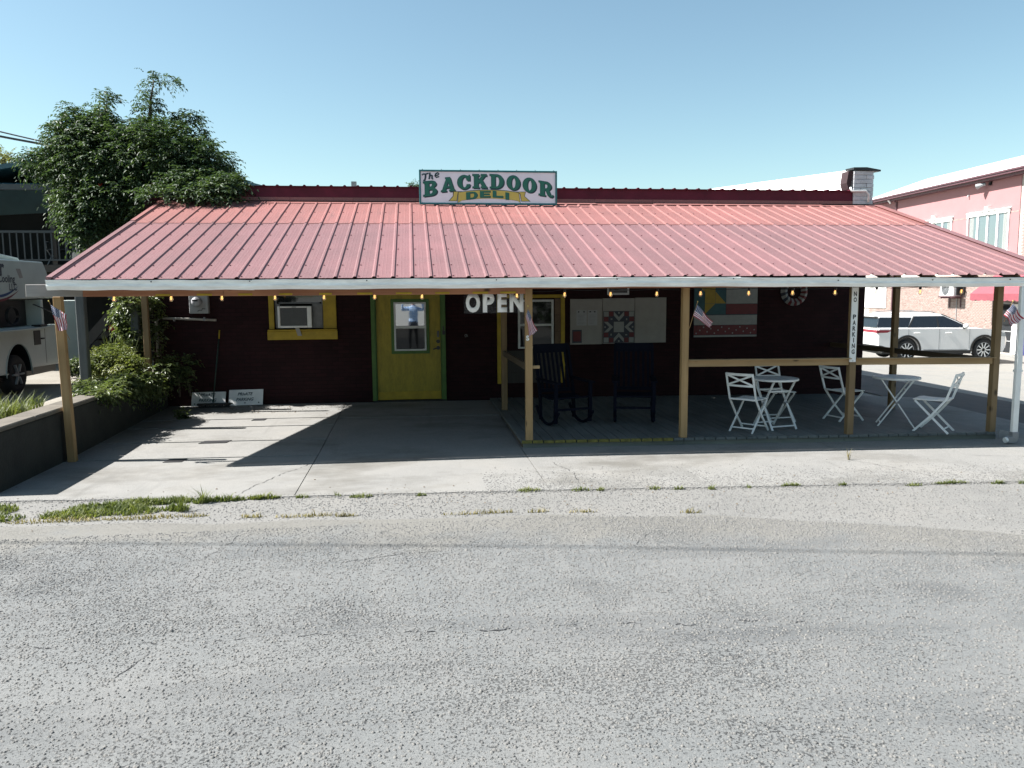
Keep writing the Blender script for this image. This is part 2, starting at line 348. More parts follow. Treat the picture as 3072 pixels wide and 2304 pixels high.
def concrete(name, c, dark, sandy):
    m, n, l, p = _new(name); v = coords(n, l)
    a = noise(n, l, v, 0.9, 7, 0.62); b = noise(n, l, v, 7, 5, 0.6); f = noise(n, l, v, 120, 2)
    col = ramp(n, l, a, [(0.28, dark), (0.5, c), (0.74, sandy)]).outputs[0]
    col = mixc(n, l, 0.35, col, ramp(n, l, b, [(0.3, dark), (0.7, tuple(min(1, x*1.1) for x in c))]).outputs[0])
    col = mixc(n, l, 0.14, col, ramp(n, l, f, [(0.35, (0.1,)*3), (0.65, (0.8,)*3)]).outputs[0])
    if name == 'concrete':
        stn = ramp(n, l, noise(n, l, coords(n, l, (0.8, 1.4, 1)), 0.55, 7, 0.68), [(0.50, (0,)*3), (0.66, (0.75,)*3)]).outputs[0]; col = mixc(n, l, stn, col, (0.098, 0.092, 0.080))
        tyr = ramp(n, l, noise(n, l, coords(n, l, (3.0, 0.25, 1)), 1.0, 4, 0.6), [(0.60, (0,)*3), (0.72, (0.4,)*3)]).outputs[0]; col = mixc(n, l, tyr, col, (0.105, 0.102, 0.094))
    sp = ramp(n, l, noise(n, l, v, 33, 3, 0.6), [(0.66, (0,)*3), (0.71, (0.6,)*3)]).outputs[0]
    col = mixc(n, l, sp, col, tuple(x*0.4 for x in dark))
    l.new(col, p.inputs['Base Color']); p.inputs['Roughness'].default_value = 0.92
    bump(n, l, f, p, 0.35, 0.004); return m
concrete('concrete', (0.158, 0.153, 0.14), (0.118, 0.116, 0.108), (0.186, 0.173, 0.15))
concrete('gravel_ground', (0.118, 0.114, 0.103), (0.082, 0.08, 0.073), (0.15, 0.138, 0.12))
concrete('lot_ground', (0.1922, 0.1829, 0.1612), (0.1364, 0.1302, 0.1178), (0.2232, 0.1922, 0.1488))
concrete('bank_soil', (0.1798, 0.155, 0.1178), (0.0868, 0.0775, 0.0527), (0.2232, 0.2046, 0.1736))
def stones():
    m, n, l, p = _new('stone_chips'); oi = n.new('ShaderNodeObjectInfo')
    wn = n.new('ShaderNodeTexNoise'); wn.inputs['Scale'].default_value = 37; l.new(coords(n, l), wn.inputs['Vector'])
    l.new(ramp(n, l, wn.outputs['Fac'], [(0.3, (0.09, 0.09, 0.088)), (0.5, (0.128, 0.126, 0.121)), (0.7, (0.172, 0.166, 0.154))]).outputs[0], p.inputs['Base Color'])
    p.inputs['Roughness'].default_value = 0.9
stones()
def flagmat():
    m, n, l, p = _new('flag_cloth'); uv = n.new('ShaderNodeUVMap'); sx = n.new('ShaderNodeSeparateXYZ'); l.new(uv.outputs[0], sx.inputs[0])
    def mth(op, a, b=None, c=None):
        q = n.new('ShaderNodeMath'); q.operation = op
        for i, v in enumerate((a, b, c)):
            if v is None: continue
            if isinstance(v, (int, float)): q.inputs[i].default_value = v
            else: l.new(v, q.inputs[i])
        return q.outputs[0]
    u, v = sx.outputs[0], sx.outputs[1]
    stripe = mth('LESS_THAN', mth('MODULO', mth('MULTIPLY', v, 13.0), 2.0), 1.0)
    c = mixc(n, l, stripe, (0.62, 0.56, 0.58), (0.28, 0.02, 0.035))
    cant = mth('MULTIPLY', mth('LESS_THAN', u, 0.4), mth('GREATER_THAN', v, 6/13))
    du = mth('SUBTRACT', mth('MODULO', mth('MULTIPLY', u, 15.0), 1.0), 0.5); dv = mth('SUBTRACT', mth('MODULO', mth('MULTIPLY', v, 13.0), 1.0), 0.5)
    star = mth('LESS_THAN', mth('ADD', mth('MULTIPLY', du, du), mth('MULTIPLY', dv, dv)), 0.06)
    c = mixc(n, l, cant, c, mixc(n, l, star, (0.012, 0.02, 0.075), (0.65, 0.65, 0.68)))
    l.new(c, p.inputs['Base Color']); p.inputs['Roughness'].default_value = 0.75
flagmat()
def emit(name, col, s):
    m, n, l, p = _new(name); p.inputs['Base Color'].default_value = (*col, 1); p.inputs['Emission Color'].default_value = (*col, 1); p.inputs['Emission Strength'].default_value = s
emit('filament', (1.0, 0.55, 0.16), 1.0)
def bulbglass():
    m, n, l, p = _new('bulb_glass'); p.inputs['Base Color'].default_value = (0.95, 0.82, 0.6, 1); p.inputs['Roughness'].default_value = 0.05
    p.inputs['Alpha'].default_value = 0.28
bulbglass()
def clearmat():
    m, n, l, p = _new('clear_plastic'); p.inputs['Base Color'].default_value = (0.7, 0.75, 0.8, 1); p.inputs['Roughness'].default_value = 0.15; p.inputs['Alpha'].default_value = 0.02
clearmat()

# ---------------------------------------------------------------- ground, road, apron
def grid(name, xs, ys, zf, mat, kind='structure'):
    v = [(x, y, zf(x, y)) for y in ys for x in xs]; nx = len(xs)
    f = [(j*nx+i, j*nx+i+1, (j+1)*nx+i+1, (j+1)*nx+i) for j in range(len(ys)-1) for i in range(nx-1)]
    me = bpy.data.meshes.new(name); me.from_pydata(v, [], f); return prop(link(name, me, mat, smooth=True), kind=kind)
def strip(name, top, bot, zoff, mat, n=60):
    """sheet between two polylines of (x,y), following the ground"""
    def at(pl, x):
        for (a, b), (c, d) in zip(pl, pl[1:]):
            if a <= x <= c: return b + (d-b)*(x-a)/(c-a)
        return pl[0][1] if x < pl[0][0] else pl[-1][1]
    xs = sorted(set([top[0][0] + (top[-1][0]-top[0][0])*i/n for i in range(n+1)] + [5.2, 12, 22]))
    xs = [x for x in xs if top[0][0] <= x <= top[-1][0]]
    m = 10; v = []; f = []
    for x in xs:
        t, b = at(top, x), at(bot, x)
        jt = 0.03*math.sin(x*5.1)+0.025*math.sin(x*13.7+1) if name == 'road' else 0
        for j in range(m+1):
            y = b + (t-b)*j/m + (jt if j == m else 0); v.append((x, y, gz(x, y)+zoff))
    for i in range(len(xs)-1):
        for j in range(m): f.append((i*(m+1)+j, (i+1)*(m+1)+j, (i+1)*(m+1)+j+1, i*(m+1)+j+1))
    me = bpy.data.meshes.new(name); me.from_pydata(v, [], f); return prop(link(name, me, mat), kind='structure')
gx = [-400, -150, -60, -30, -20, -12, -8, -5, -3, -1.5, -0.6, 1, 3, 5.2, 7, 9, 12, 14, 17, 20, 22, 26, 30, 45, 80, 160, 400]
gy = [-400, -150, -60, -30, -20, -14, -10, -7, -5, -3.5, -2.5, -1.5, -0.5, 1, 3, 6, 10, 15, 20, 30, 50, 90, 180, 400]
grid('ground', gx, gy, lambda x, y: gz(x, y)-0.05 - (0.25 if x < -0.6 and y > -1.2 else 0), 'lot_ground')
EDGE_C = [(-7, -1.42), (-0.2, -1.56), (2.4, -1.79), (5.5, -1.95), (9.76, -2.08), (14, -2.3), (20, -2.6)]     # apron front edge
EDGE_R = [(-14, -2.2), (0.26, -2.48), (2.56, -2.69), (4.78, -2.83), (6.62, -3.05), (8.2, -3.55), (10, -4.4), (14, -5.6), (30, -8)]  # asphalt edge
strip('gravel_verge', [(-14, -1.0), (20, -1.9)], [(-14, -3.2), (6, -3.6), (9, -5.5), (20, -9.5)], -0.009, 'gravel_ground')
strip('road', EDGE_R, [(-14, -17), (30, -19)], -0.004, 'asphalt')
# concrete apron: slabs with open joints; wide left gaps stand in for shadow lines
def slab_z(x, y): return gz(x, y) + rise(y)
apron = MB(); 
shadow_joints = [-1.0, 0.30, 1.33, 2.42, 3.10, 4.62]
def add_slab(mb, x0, x1, yf0, yf1, nx=8, ny=4):
    xs = [x0+(x1-x0)*i/nx for i in range(nx+1)]; V = []; F = []
    for x in xs:
        a, b = yf0(x), yf1(x)
        for j in range(ny+1):
            y = a+(b-a)*j/ny; V.append((x, y, slab_z(x, y)))
    k = len(V)
    for x in xs:
        a, b = yf0(x), yf1(x)
        for y in (a, b): V.append((x, y, slab_z(x, y)-0.06))
    q = ny+1
    for i in range(nx):
        for j in range(ny): F.append((i*q+j, (i+1)*q+j, (i+1)*q+j+1, i*q+j+1))
        F.append((i*q, k+2*i, k+2*i+2, (i+1)*q)); F.append((i*q+ny, (i+1)*q+ny, k+2*i+3, k+2*i+1))
    F.append(tuple([j for j in range(ny, -1, -1)]+[k, k+1])); F.append(tuple([nx*q+j for j in range(ny+1)]+[k+2*nx+1, k+2*nx]))
    mb.add(V, F)
def edge(x):
    for (a, b), (c, d) in zip(EDGE_C, EDGE_C[1:]):
        if a <= x <= c: return b+(d-b)*(x-a)/(c-a) + 0.012*math.sin(x*9)
    return EDGE_C[-1][1]
apr = prop(bpy.data.objects.new('concrete_apron', None), kind='structure'); COL.objects.link(apr)
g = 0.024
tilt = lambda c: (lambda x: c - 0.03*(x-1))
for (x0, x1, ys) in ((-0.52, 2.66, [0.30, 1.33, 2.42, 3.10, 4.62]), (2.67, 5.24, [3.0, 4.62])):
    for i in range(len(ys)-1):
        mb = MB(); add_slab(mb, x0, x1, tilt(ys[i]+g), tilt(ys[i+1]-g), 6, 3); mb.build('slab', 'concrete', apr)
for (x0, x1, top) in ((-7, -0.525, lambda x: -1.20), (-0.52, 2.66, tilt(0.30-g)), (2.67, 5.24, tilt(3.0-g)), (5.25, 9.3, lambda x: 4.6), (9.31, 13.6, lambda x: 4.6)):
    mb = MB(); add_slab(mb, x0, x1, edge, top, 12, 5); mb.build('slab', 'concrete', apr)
# dark flat plates standing in for small rectangular shadows on the slab
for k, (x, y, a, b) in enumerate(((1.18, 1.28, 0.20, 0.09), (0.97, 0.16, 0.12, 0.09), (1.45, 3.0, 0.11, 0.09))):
    mb = MB(); z = slab_z(x, y)+0.003; mb.prism([(x-a, y-b), (x+a*.8, y-b), (x+a, y+b), (x-a*.8, y+b)], lambda p_, q_, r_: (p_, q_, r_), z-0.02, z+0.003); mb.build('shadow_plate', 'tar_black', apr)
# cracks in the road and the apron
def crack(pts, wd, zf, parent):
    P = [pts[0]]
    for (a, b), (c, d) in zip(pts, pts[1:]):
        k_ = max(4, int(math.hypot(c-a, d-b)/0.035)); w1 = w2 = 0
        for k in range(1, k_+1):
            t = k/k_; w1 = w1*.7+random.uniform(-.014, .014); w2 = w2*.7+random.uniform(-.014, .014); P.append((a+(c-a)*t+w1*(k < k_), b+(d-b)*t+w2*(k < k_)))
    V = []; F = []; on = True
    for i, (x, y) in enumerate(P):
        q = P[min(i+1, len(P)-1)]; o_ = P[max(i-1, 0)]; dx, dy = q[0]-o_[0], q[1]-o_[1]; L = math.hypot(dx, dy) or 1
        ww = wd*random.uniform(.2, 1.5)*(0.1 if i in (0, len(P)-1) else 1); nx, ny = -dy/L*ww, dx/L*ww
        V += [(x-nx, y-ny, zf(x, y)+.003), (x+nx, y+ny, zf(x, y)+.003)]
        if random.random() < (.12 if on else .35): on = not on
        if on and i < len(P)-1: F.append((2*i, 2*i+1, 2*i+3, 2*i+2))
    me = bpy.data.meshes.new('crack'); me.from_pydata(V, [], F); return link('crack', me, 'tar_black', parent)
road = bpy.data.objects['road']; rzf = lambda x, y: gz(x, y)-0.004
for pts in ([(2.47, -2.84), (2.35, -3.33), (2.24, -3.69)], [(2.30, -4.0), (2.31, -4.32)], [(2.37, -5.28), (2.31, -5.5), (2.2, -5.7)], [(2.52, -4.29), (2.4, -4.36), (2.3, -4.44)], [(3.3, -3.9), (3.7, -3.78), (4.1, -3.72)], [(5.9, -3.3), (5.75, -3.6), (5.6, -3.85)]):
    crack(pts, 0.0026, rzf, road)
for k_ in range(16):                       # old paving seam: broken and crumbling
    x = 1.2+k_*.38+random.uniform(-.1, .1); ln = random.uniform(.08, .3); y = -5.1-.053*(x-1.4)+random.uniform(-.02, .02)
    crack([(x, y), (x+ln*.5, y+random.uniform(-.02, .02)), (x+ln, y-.01)], random.uniform(.002, .006), rzf, road)
for pts in ([(2.66, -0.25), (2.4, -0.75), (2.2, -1.25), (2.1, -1.75)], [(9.1, -0.85), (9.4, -1.3), (9.6, -1.9)], [(10.8, -0.75), (11.6, -0.95), (12.4, -1.05), (13.2, -1.3)], [(5.5, -0.6), (5.65, -1.2), (5.6, -1.7)]):
    crack(pts, 0.003, slab_z, apr)

grid('shade_strip', [13.62, 14.2, 15, 15.7, 16.3], [0.35, 2, 4, 7, 11, 16, 24, 40], lambda x, y: gz(x, y)-0.03+.004*math.sin(y*1.3), 'shade_strip_dark')  # dark strip laid over the pale lot to deepen the building's shadow
# raised bank on the left, held by the retaining wall
def bank_z(x, y):
    t = min(max((-x-0.9)/2.2, 0), 1); t = t*t*(3-2*t); return 0.53 - 0.37*t
bx = [-0.60, -0.9, -1.2, -1.5, -1.9, -2.3, -2.8, -3.4, -5, -8, -14, -30, -80]; bx = bx[::-1]
by = [-1.25, 0, 1, 2, 3, 4, 5, 6, 8, 11, 15, 25, 60, 120]
grid('bank', bx, by, lambda x, y: bank_z(x, y)+0.012*math.sin(x*3+y*2), 'bank_soil')
rw = thing('retaining_wall', 'low weathered concrete retaining wall beside the porch with a pale cap', 'wall', (-0.5, 1.6, 0))
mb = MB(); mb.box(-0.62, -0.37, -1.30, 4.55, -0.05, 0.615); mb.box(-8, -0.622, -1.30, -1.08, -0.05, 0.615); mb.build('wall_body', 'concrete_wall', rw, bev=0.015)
k = 0
for y0 in np.arange(-1.32, 4.4, 0.98):
    mb = MB(); y1 = min(y0+0.97, 4.54); mb.box(-0.645, -0.355, y0, y1, 0.618, 0.67); mb.build('cap_stone', 'wall_cap', rw, bev=0.012)
mb = MB(); mb.box(-8, -0.65, -1.32, -1.06, 0.618, 0.67); mb.build('cap_stone', 'wall_cap', rw, bev=0.012)

# loose stone: chips on the verge, the apron edge and the road
def chips(name, pts, rmin, rmax, zf, mat='stone_chips', power=2.0):
    base = np.array([(1,0,0),(.1,.9,.0),(-.9,.1,.05),(-.1,-.9,0),(.35,.3,.5),(-.4,.25,.55),(-.3,-.35,.5),(.4,-.35,.48)]); tri = np.array([(0,1,4),(1,5,4),(1,2,5),(2,6,5),(2,3,6),(3,7,6),(3,0,7),(0,4,7),(4,5,6),(4,6,7)])
    n = len(pts); r = rmin+(rmax-rmin)*RNG.random(n)**power; an = RNG.random(n)*6.283; c, s_ = np.cos(an), np.sin(an)
    sc = RNG.uniform(0.7, 1.2, (n, 8, 3)); b = base[None]*sc*r[:, None, None]
    x = b[..., 0]*c[:, None]-b[..., 1]*s_[:, None]; y = b[..., 0]*s_[:, None]+b[..., 1]*c[:, None]
    z0 = np.array([zf(px, py) for px, py in pts])
    v = np.stack([x+pts[:, 0:1], y+pts[:, 1:2], b[..., 2]+z0[:, None]+r[:, None]*0.05], -1).reshape(-1, 3)
    f = (tri[None]+np.arange(n)[:, None, None]*8).reshape(-1, 3)
    return prop(link(name, np_mesh(name, v, f), mat), kind='stuff')
n = 26000; px = RNG.uniform(-2, 12.5, n); t = RNG.beta(1.4, 1.4, n)
lo = np.interp(px, [p[0] for p in EDGE_R], [p[1] for p in EDGE_R])-0.12; hi = np.interp(px, [p[0] for p in EDGE_C], [p[1] for p in EDGE_C])+0.08
py = lo+(hi-lo)*t; keep = RNG.random(n) < np.interp(px, [-2, 1.5, 4, 12], [0.15, 0.5, 1, 1])
o = chips('verge_gravel', np.stack([px, py], -1)[keep], 0.004, 0.016, lambda x, y: gz(x, y)-0.010)
prop(o, 'pale loose gravel strewn along the edge between road and concrete', 'gravel')
n = 9000; px = RNG.uniform(4.6, 13, n); py = np.interp(px, [p[0] for p in EDGE_C], [p[1] for p in EDGE_C])+np.abs(RNG.normal(0, 0.42, n))
o = chips('apron_gravel', np.stack([px, py], -1)[py < -0.1], 0.004, 0.012, slab_z); prop(o, 'fine pale gravel scattered over the concrete apron', 'gravel')
n = 85000; py = -8.3+5.4*RNG.random(n)**0.8; px = RNG.uniform(0.0, 9.5, n); ok = py < np.interp(px, [p[0] for p in EDGE_R], [p[1] for p in EDGE_R])-0.03
o = chips('road_chips', np.stack([px, py], -1)[ok], 0.004, 0.0125, lambda x, y: gz(x, y)-0.004); prop(o, 'grey stone chips standing out of the worn road surface', 'gravel')
n = 7000; px = RNG.uniform(-1, 13, n); py = np.interp(px, [p[0] for p in EDGE_C], [p[1] for p in EDGE_C])+RNG.normal(0.0, 0.045, n)
o = chips('edge_gravel', np.stack([px, py], -1), 0.004, 0.014, lambda x, y: gz(x, y)-0.004); prop(o, 'loose gravel lying along the front edge of the concrete', 'gravel')
n = 14000; px = RNG.uniform(5.5, 13, n); py = np.interp(px, [p[0] for p in EDGE_R], [p[1] for p in EDGE_R])-np.abs(RNG.normal(0, .5, n))
o = chips('spilled_gravel', np.stack([px, py], -1), 0.003, 0.012, lambda x, y: gz(x, y)-0.004); prop(o, 'pale gravel spilled over the right part of the road edge', 'gravel')
n = 90; px = RNG.uniform(0, 9.5, n); py = -7.5+4.4*RNG.random(n)
o = chips('road_pebbles', np.stack([px, py], -1), 0.008, 0.026, lambda x, y: gz(x, y)-0.006, power=3); prop(o, 'a few loose pale pebbles lying on the road', 'gravel')

plain('dead_leaf', (0.10, 0.07, 0.04), .8, .4, 30)
n = 420; px = RNG.uniform(-1, 12.5, n); py = np.interp(px, [p[0] for p in EDGE_C], [p[1] for p in EDGE_C])+RNG.normal(-.2, .35, n)
o = chips('dry_litter', np.stack([px, py], -1), 0.004, 0.014, lambda x, y: gz(x, y)+.001, 'dead_leaf'); prop(o, 'dry brown leaf litter scattered along the road verge', 'litter')
n = 160; px = RNG.uniform(0.3, 2.6, n); py = 4.35-np.abs(RNG.normal(0, .35, n))
o = chips('wall_litter', np.stack([px, py], -1), 0.005, 0.018, slab_z, 'dead_leaf'); prop(o, 'dry leaf litter on the slab below the parking boards', 'litter')
# grass blades
def blades(name, clumps, mat, label, h0=0.05, h1=0.13, zf=None, lean=0.5, wd=0.0035, parent=None):
    V = []; F = []
    for (x, y, rx, ry, num) in clumps:
        for _ in range(num):
            a = random.random()*6.283; q = math.sqrt(random.random()); bx_, by_ = x+rx*q*math.cos(a), y+ry*q*math.sin(a)
            hh = random.uniform(h0, h1)*(1.15-0.6*q); th = random.random()*6.283; ln = hh*lean*random.uniform(0.2, 1.3)
            dx, dy = math.cos(th), math.sin(th); z = zf(bx_, by_); ww = wd*random.uniform(0.7, 1.5); k = len(V)
            V += [(bx_-dy*ww, by_+dx*ww, z), (bx_+dy*ww, by_-dx*ww, z), (bx_+dx*ln*.35+dy*ww*.8, by_+dy*ln*.35-dx*ww*.8, z+hh*.62), (bx_+dx*ln*.35-dy*ww*.8, by_+dy*ln*.35+dx*ww*.8, z+hh*.62), (bx_+dx*ln, by_+dy*ln, z+hh)]
            F += [(k, k+1, k+2, k+3), (k+3, k+2, k+4)]
    me = bpy.data.meshes.new(name); me.from_pydata(V, [], F); return prop(link(name, me, mat), label, 'grass', kind='stuff')
gnd = lambda x, y: gz(x, y)-0.01
blades('verge_grass', [(0.95, -1.98, 0.35, 0.12, 900), (1.25, -1.86, 0.32, 0.09, 900), (1.55, -1.84, 0.18, 0.06, 350), (0.75, -2.2, 0.32, 0.14, 700), (1.2, -2.15, 0.3, 0.14, 500), (1.62, -2.12, 0.12, 0.08, 220),
        (-0.15, -1.95, 0.28, 0.2, 700), (-0.6, -2.0, 0.4, 0.3, 700), (2.0, -1.86, 0.22, 0.05, 300), (2.38, -1.85, 0.16, 0.03, 220), (1.78, -1.9, 0.06, 0.05, 60), (0.15, -2.25, 0.2, 0.1, 160)],
        'grass_green', 'low green weeds growing on the dirt patch at the road edge', 0.02, 0.085, gnd, 0.9, 0.0055)
blades('verge_weed', [(1.83, -1.93, 0.04, 0.04, 60), (1.7, -2.2, 0.05, 0.04, 50)], 'grass_green', 'spiky grass clump at the right end of the green weeds', 0.10, 0.2, gnd, 0.9, 0.003)
dry = [(0.7, -2.38, 0.5, 0.06, 260), (1.5, -2.4, 0.5, 0.05, 260), (2.9, -2.55, 0.3, 0.03, 150), (2.4, -2.5, 0.12, 0.03, 60), (3.25, -2.6, 0.1, 0.02, 60), (4.45, -2.7, 0.35, 0.02, 140), (5.0, -2.72, 0.1, 0.02, 50), (5.4, -2.78, 0.15, 0.02, 60), (6.4, -2.9, 0.12, 0.02, 40)]
blades('dry_grass', dry, 'grass_dry', 'dry yellow grass fringing the asphalt edge', 0.015, 0.06, gnd, 0.9)
tuft = [(2.75, .08), (3.1, .06), (3.45, .1), (3.95, .07), (4.9, .1), (5.45, .09), (5.7, .07), (6.3, .06), (6.6, .06), (7.0, .06), (7.35, .05), (7.75, .14), (8.3, .05), (9.0, .1), (9.45, .2), (9.95, .09), (10.35, .12), (10.75, .11), (11.15, .15), (11.6, .17), (12.05, .14)]
blades('joint_grass', [(x+random.uniform(-.15, .15), edge(x)-0.03+random.uniform(-.05, .03), r*random.uniform(.4, 1.3), random.uniform(.012, .05), int(1100*r*random.uniform(.3, 1.4))) for x, r in tuft]+[(random.uniform(2, 12), 0, .02, .015, 8) for _ in range(0)], 'grass_green', 'small grass tufts along the front edge of the concrete', 0.015, 0.06, gnd, 1.0)
blades('crack_weed', [(9.12, -0.85, 0.012, 0.012, 9)], 'grass_dry', 'tall thin weed stalk growing from the apron crack', 0.12, 0.24, slab_z, 0.5, 0.004)
blades('bank_grass', [(-0.95-0.25*abs(random.gauss(0, 1)), random.uniform(-1.0, 1.1), 0.16, 0.16, 90) for _ in range(26)], 'grass_green', 'long green grass along the top of the retaining wall', 0.12, 0.34, bank_z, 0.8, 0.005)

# ================================================================ deli building
WY = 4.62
deli = thing('deli_building', 'long low burgundy building with yellow door behind the porch', 'building', (6, 6, 0))
def wall_with_holes(name, x0, x1, z0, z1, holes, y0, y1, mat, parent):
    xs = sorted({x0, x1, *[h[0] for h in holes], *[h[1] for h in holes]}); zs = sorted({z0, z1, *[h[2] for h in holes], *[h[3] for h in holes]})
    mb = MB()
    for i in range(len(xs)-1):
        for j in range(len(zs)-1):
            cx, cz = (xs[i]+xs[i+1])/2, (zs[j]+zs[j+1])/2
            if any(h[0] < cx < h[1] and h[2] < cz < h[3] for h in holes): continue
            a, b, c, d = xs[i], xs[i+1], zs[j], zs[j+1]
            mb.add([(a, y0, c), (b, y0, c), (b, y0, d), (a, y0, d), (a, y1, c), (b, y1, c), (b, y1, d), (a, y1, d)], [(0, 1, 2, 3), (7, 6, 5, 4)])
    for a, b, c, d in holes:
        mb.add([(a, y0, c), (b, y0, c), (b, y0, d), (a, y0, d), (a, y1, c), (b, y1, c), (b, y1, d), (a, y1, d)], [(0, 4, 5, 1), (1, 5, 6, 2), (2, 6, 7, 3), (3, 7, 4, 0)])
    return mb.build(name, mat, parent)
holes = [(1.46, 2.33, 1.40, 2.06), (3.20, 4.40, 0.05, 2.16), (5.80, 6.42, 1.0, 1.86)]
wall_with_holes('wall', -0.60, 12.50, -0.15, 3.62, holes, WY, WY+0.28, 'burgundy_wall', deli)
mb = MB(); mb.box(-0.6, 12.2, 4.95, 14.0, 3.35, 3.42); mb.build('roof_deck', 'membrane_white', deli)
mb = MB(); mb.box(-0.6, -0.35, 4.90, 14, -0.15, 3.7); mb.build('side_wall', 'burgundy_wall', deli)
mb = MB(); mb.box(-0.35, 12.2, 13.8, 14, -0.15, 3.6); mb.build('rear_wall', 'burgundy_wall', deli)
mb = MB(); mb.box(1.3, 1.5, 4.9, 5.0, 0, 2.3); mb.box(-0.3, 12.1, 6.3, 6.36, 0, 3.3); mb.build('inner_partition', 'black_metal', deli)
# right-hand side wall with stepped parapet; inner face coated white, near end of grey block
mb = MB(); mb.prism([(4.90, -0.4), (14.2, -0.4), (14.2, 5.02), (4.90, 4.29)], lambda a, b, c: (c, a, b), 12.22, 12.55)
mb.build('side_wall', 'membrane_white', deli, bev=0.01)
# block pier: individual grey painted blocks
mb = MB(); mb.box(12.19, 12.56, 4.66, 4.895, 3.3, 4.24); pier = mb.build('pier', 'block_grey', deli)
z = 3.62; k = 0
while z < 4.2:
    xo = 12.185
    cut = [0.14, 0.40] if k % 2 else [0.26, 0.40]
    a = 0
    for b in cut:
        mb = MB(); mb.box(xo+a+0.002, xo+b-0.002+random.uniform(-.004, .008), 4.635+random.uniform(-.006, .004), 4.66, z+0.002, z+0.076); mb.build('block', 'block_grey', pier, bev=0.006); a = b
    z += 0.078; k += 1
mb = MB(); mb.add([(12.16, 4.60, 4.26), (12.70, 4.60, 4.23), (12.70, 4.90, 4.24), (12.16, 4.90, 4.27), (12.16, 4.60, 4.30), (12.42, 4.60, 4.305), (12.70, 4.60, 4.26), (12.70, 4.90, 4.27), (12.42, 4.9, 4.315), (12.16, 4.90, 4.31)],
       [(0, 3, 2, 1), (0, 1, 6, 5, 4), (4, 5, 8, 9), (5, 6, 7, 8), (1, 2, 7, 6), (2, 3, 9, 8, 7), (3, 0, 4, 9)]); mb.build('coping_cap', 'black_metal', deli)
mb = MB(); mb.prism([(12.09, 4.24), (12.18, 4.24), (12.13, 3.98), (12.18, 3.84), (12.10, 3.90), (12.06, 4.02)], lambda a, b, c: (a, c, b), 4.66, 4.9); mb.build('torn_flashing', 'dark_brick', deli)
# burgundy sheet-metal parapet with rib ends on its edge
mb = MB(); mb.box(-0.55, 12.50, 4.66, 4.90, 3.625, 3.86); mb.build('parapet', 'fascia_metal', deli)
mb = MB(); mb.box(-0.57, 12.48, 4.62, 5.1, 3.862, 3.874); mb.build('parapet_trim', 'fascia_metal', deli)
for i in range(57):
    mb = MB(); x = -0.45+i*0.2286; mb.prism([(x-.028, 3.8745), (x+.028, 3.8745), (x+.012, 3.893), (x-.012, 3.893)], lambda a, b, c: (a, c, b), 4.615, 5.09); mb.build('parapet_rib', 'fascia_metal', deli)
mb = MB(); mb.tube([(12.10, 4.6, 3.93), (12.12, 4.58, 3.86), (12.4, 4.58, 3.865), (12.47, 4.58, 3.80), (12.47, 4.6, 3.66)], 0.022, 8); mb.build('vent_pipe', 'window_white', deli, smooth=True)
for i in range(12):                           # ridge flashing where porch roof meets the parapet
    x0 = -0.35+i*1.08; mb = MB(); dz = random.uniform(-.006, .008)
    mb.prism([(4.42, rz(4.42)+.012+dz), (4.655, rz(4.42)+.06+dz), (4.655, rz(4.42)+.14), (4.65, rz(4.42)+.14), (4.645, rz(4.42)+.068+dz), (4.415, rz(4.42)+.02+dz)], lambda a, b, c: (c, a, b), x0, x0+1.075)
    mb.build('flashing', 'roof_upper', deli)

# window with yellow trim
def trim(mb, x0, x1, z0, z1, wl, wr, wt, wb, y0, y1):
    mb.box(x0-wl, x0, y0, y1, z0-wb, z1+wt); mb.box(x1, x1+wr, y0, y1, z0-wb, z1+wt)
    if wt: mb.box(x0, x1, y0, y1, z1, z1+wt)
    if wb: mb.box(x0, x1, y0, y1, z0-wb, z0)
mb = MB(); trim(mb, 1.47, 2.31, 1.40, 2.06, 0.09, 0.23, 0.1, 0.0, WY-0.03, WY-0.003); wnd = mb.build('window', 'yellow_paint', deli, bev=0.006)
mb = MB(); mb.box(1.35, 2.555, WY-0.075, WY-0.035, 1.215, 1.365); mb.box(1.36, 2.55, WY-0.095, WY-0.034, 1.367, 1.395); mb.build('sill', 'yellow_paint', wnd, bev=0.006)
mb = MB(); trim(mb, 1.51, 2.28, 1.44, 1.98, 0.035, 0.035, 0.06, 0.03, WY+0.06, WY+0.10); mb.box(1.545, 2.245, WY+0.065, WY+0.095, 1.84, 1.87); mb.build('frame', 'grey_metal', wnd)
mb = MB(); mb.box(1.50, 1.56, WY+0.03, WY+0.055, 1.43, 1.84); mb.box(2.12, 2.29, WY+0.03, WY+0.055, 1.43, 1.84)
for i in range(7): mb.box(2.125+i*.023, 2.137+i*.023, WY+.022, WY+.031, 1.44, 1.83)
mb.build('side_panel', 'grey_metal', wnd)
mb = MB(); mb.box(1.51, 2.28, WY+0.075, WY+0.08, 1.87, 1.98); mb.build('pane', 'glass_dark', wnd)
ac = thing('window_air_conditioner', 'white framed window air conditioner in the yellow trimmed window', 'air conditioner', (1.84, 4.4, 1.43))
mb = MB(); mb.box(1.58, 2.10, WY-0.13, WY+0.25, 1.435, 1.80); mb.build('case', 'meter_grey', ac, bev=0.01)
mb = MB(); trim(mb, 1.595, 2.055, 1.465, 1.775, 0.04, 0.075, 0.03, 0.035, WY-0.185, WY-0.132); mb.build('front_frame', 'white_paint', ac, bev=0.008)
mb = MB(); mb.box(1.596, 2.054, WY-0.145, WY-0.133, 1.466, 1.774); mb.build('grille_back', 'black_metal', ac)
for i in range(17):
    mb = MB(); zz = 1.476+i*0.0175; mb.box(1.597, 2.053, WY-0.165, WY-0.147, zz, zz+0.006); mb.build('grille_slat', 'grey_metal', ac)
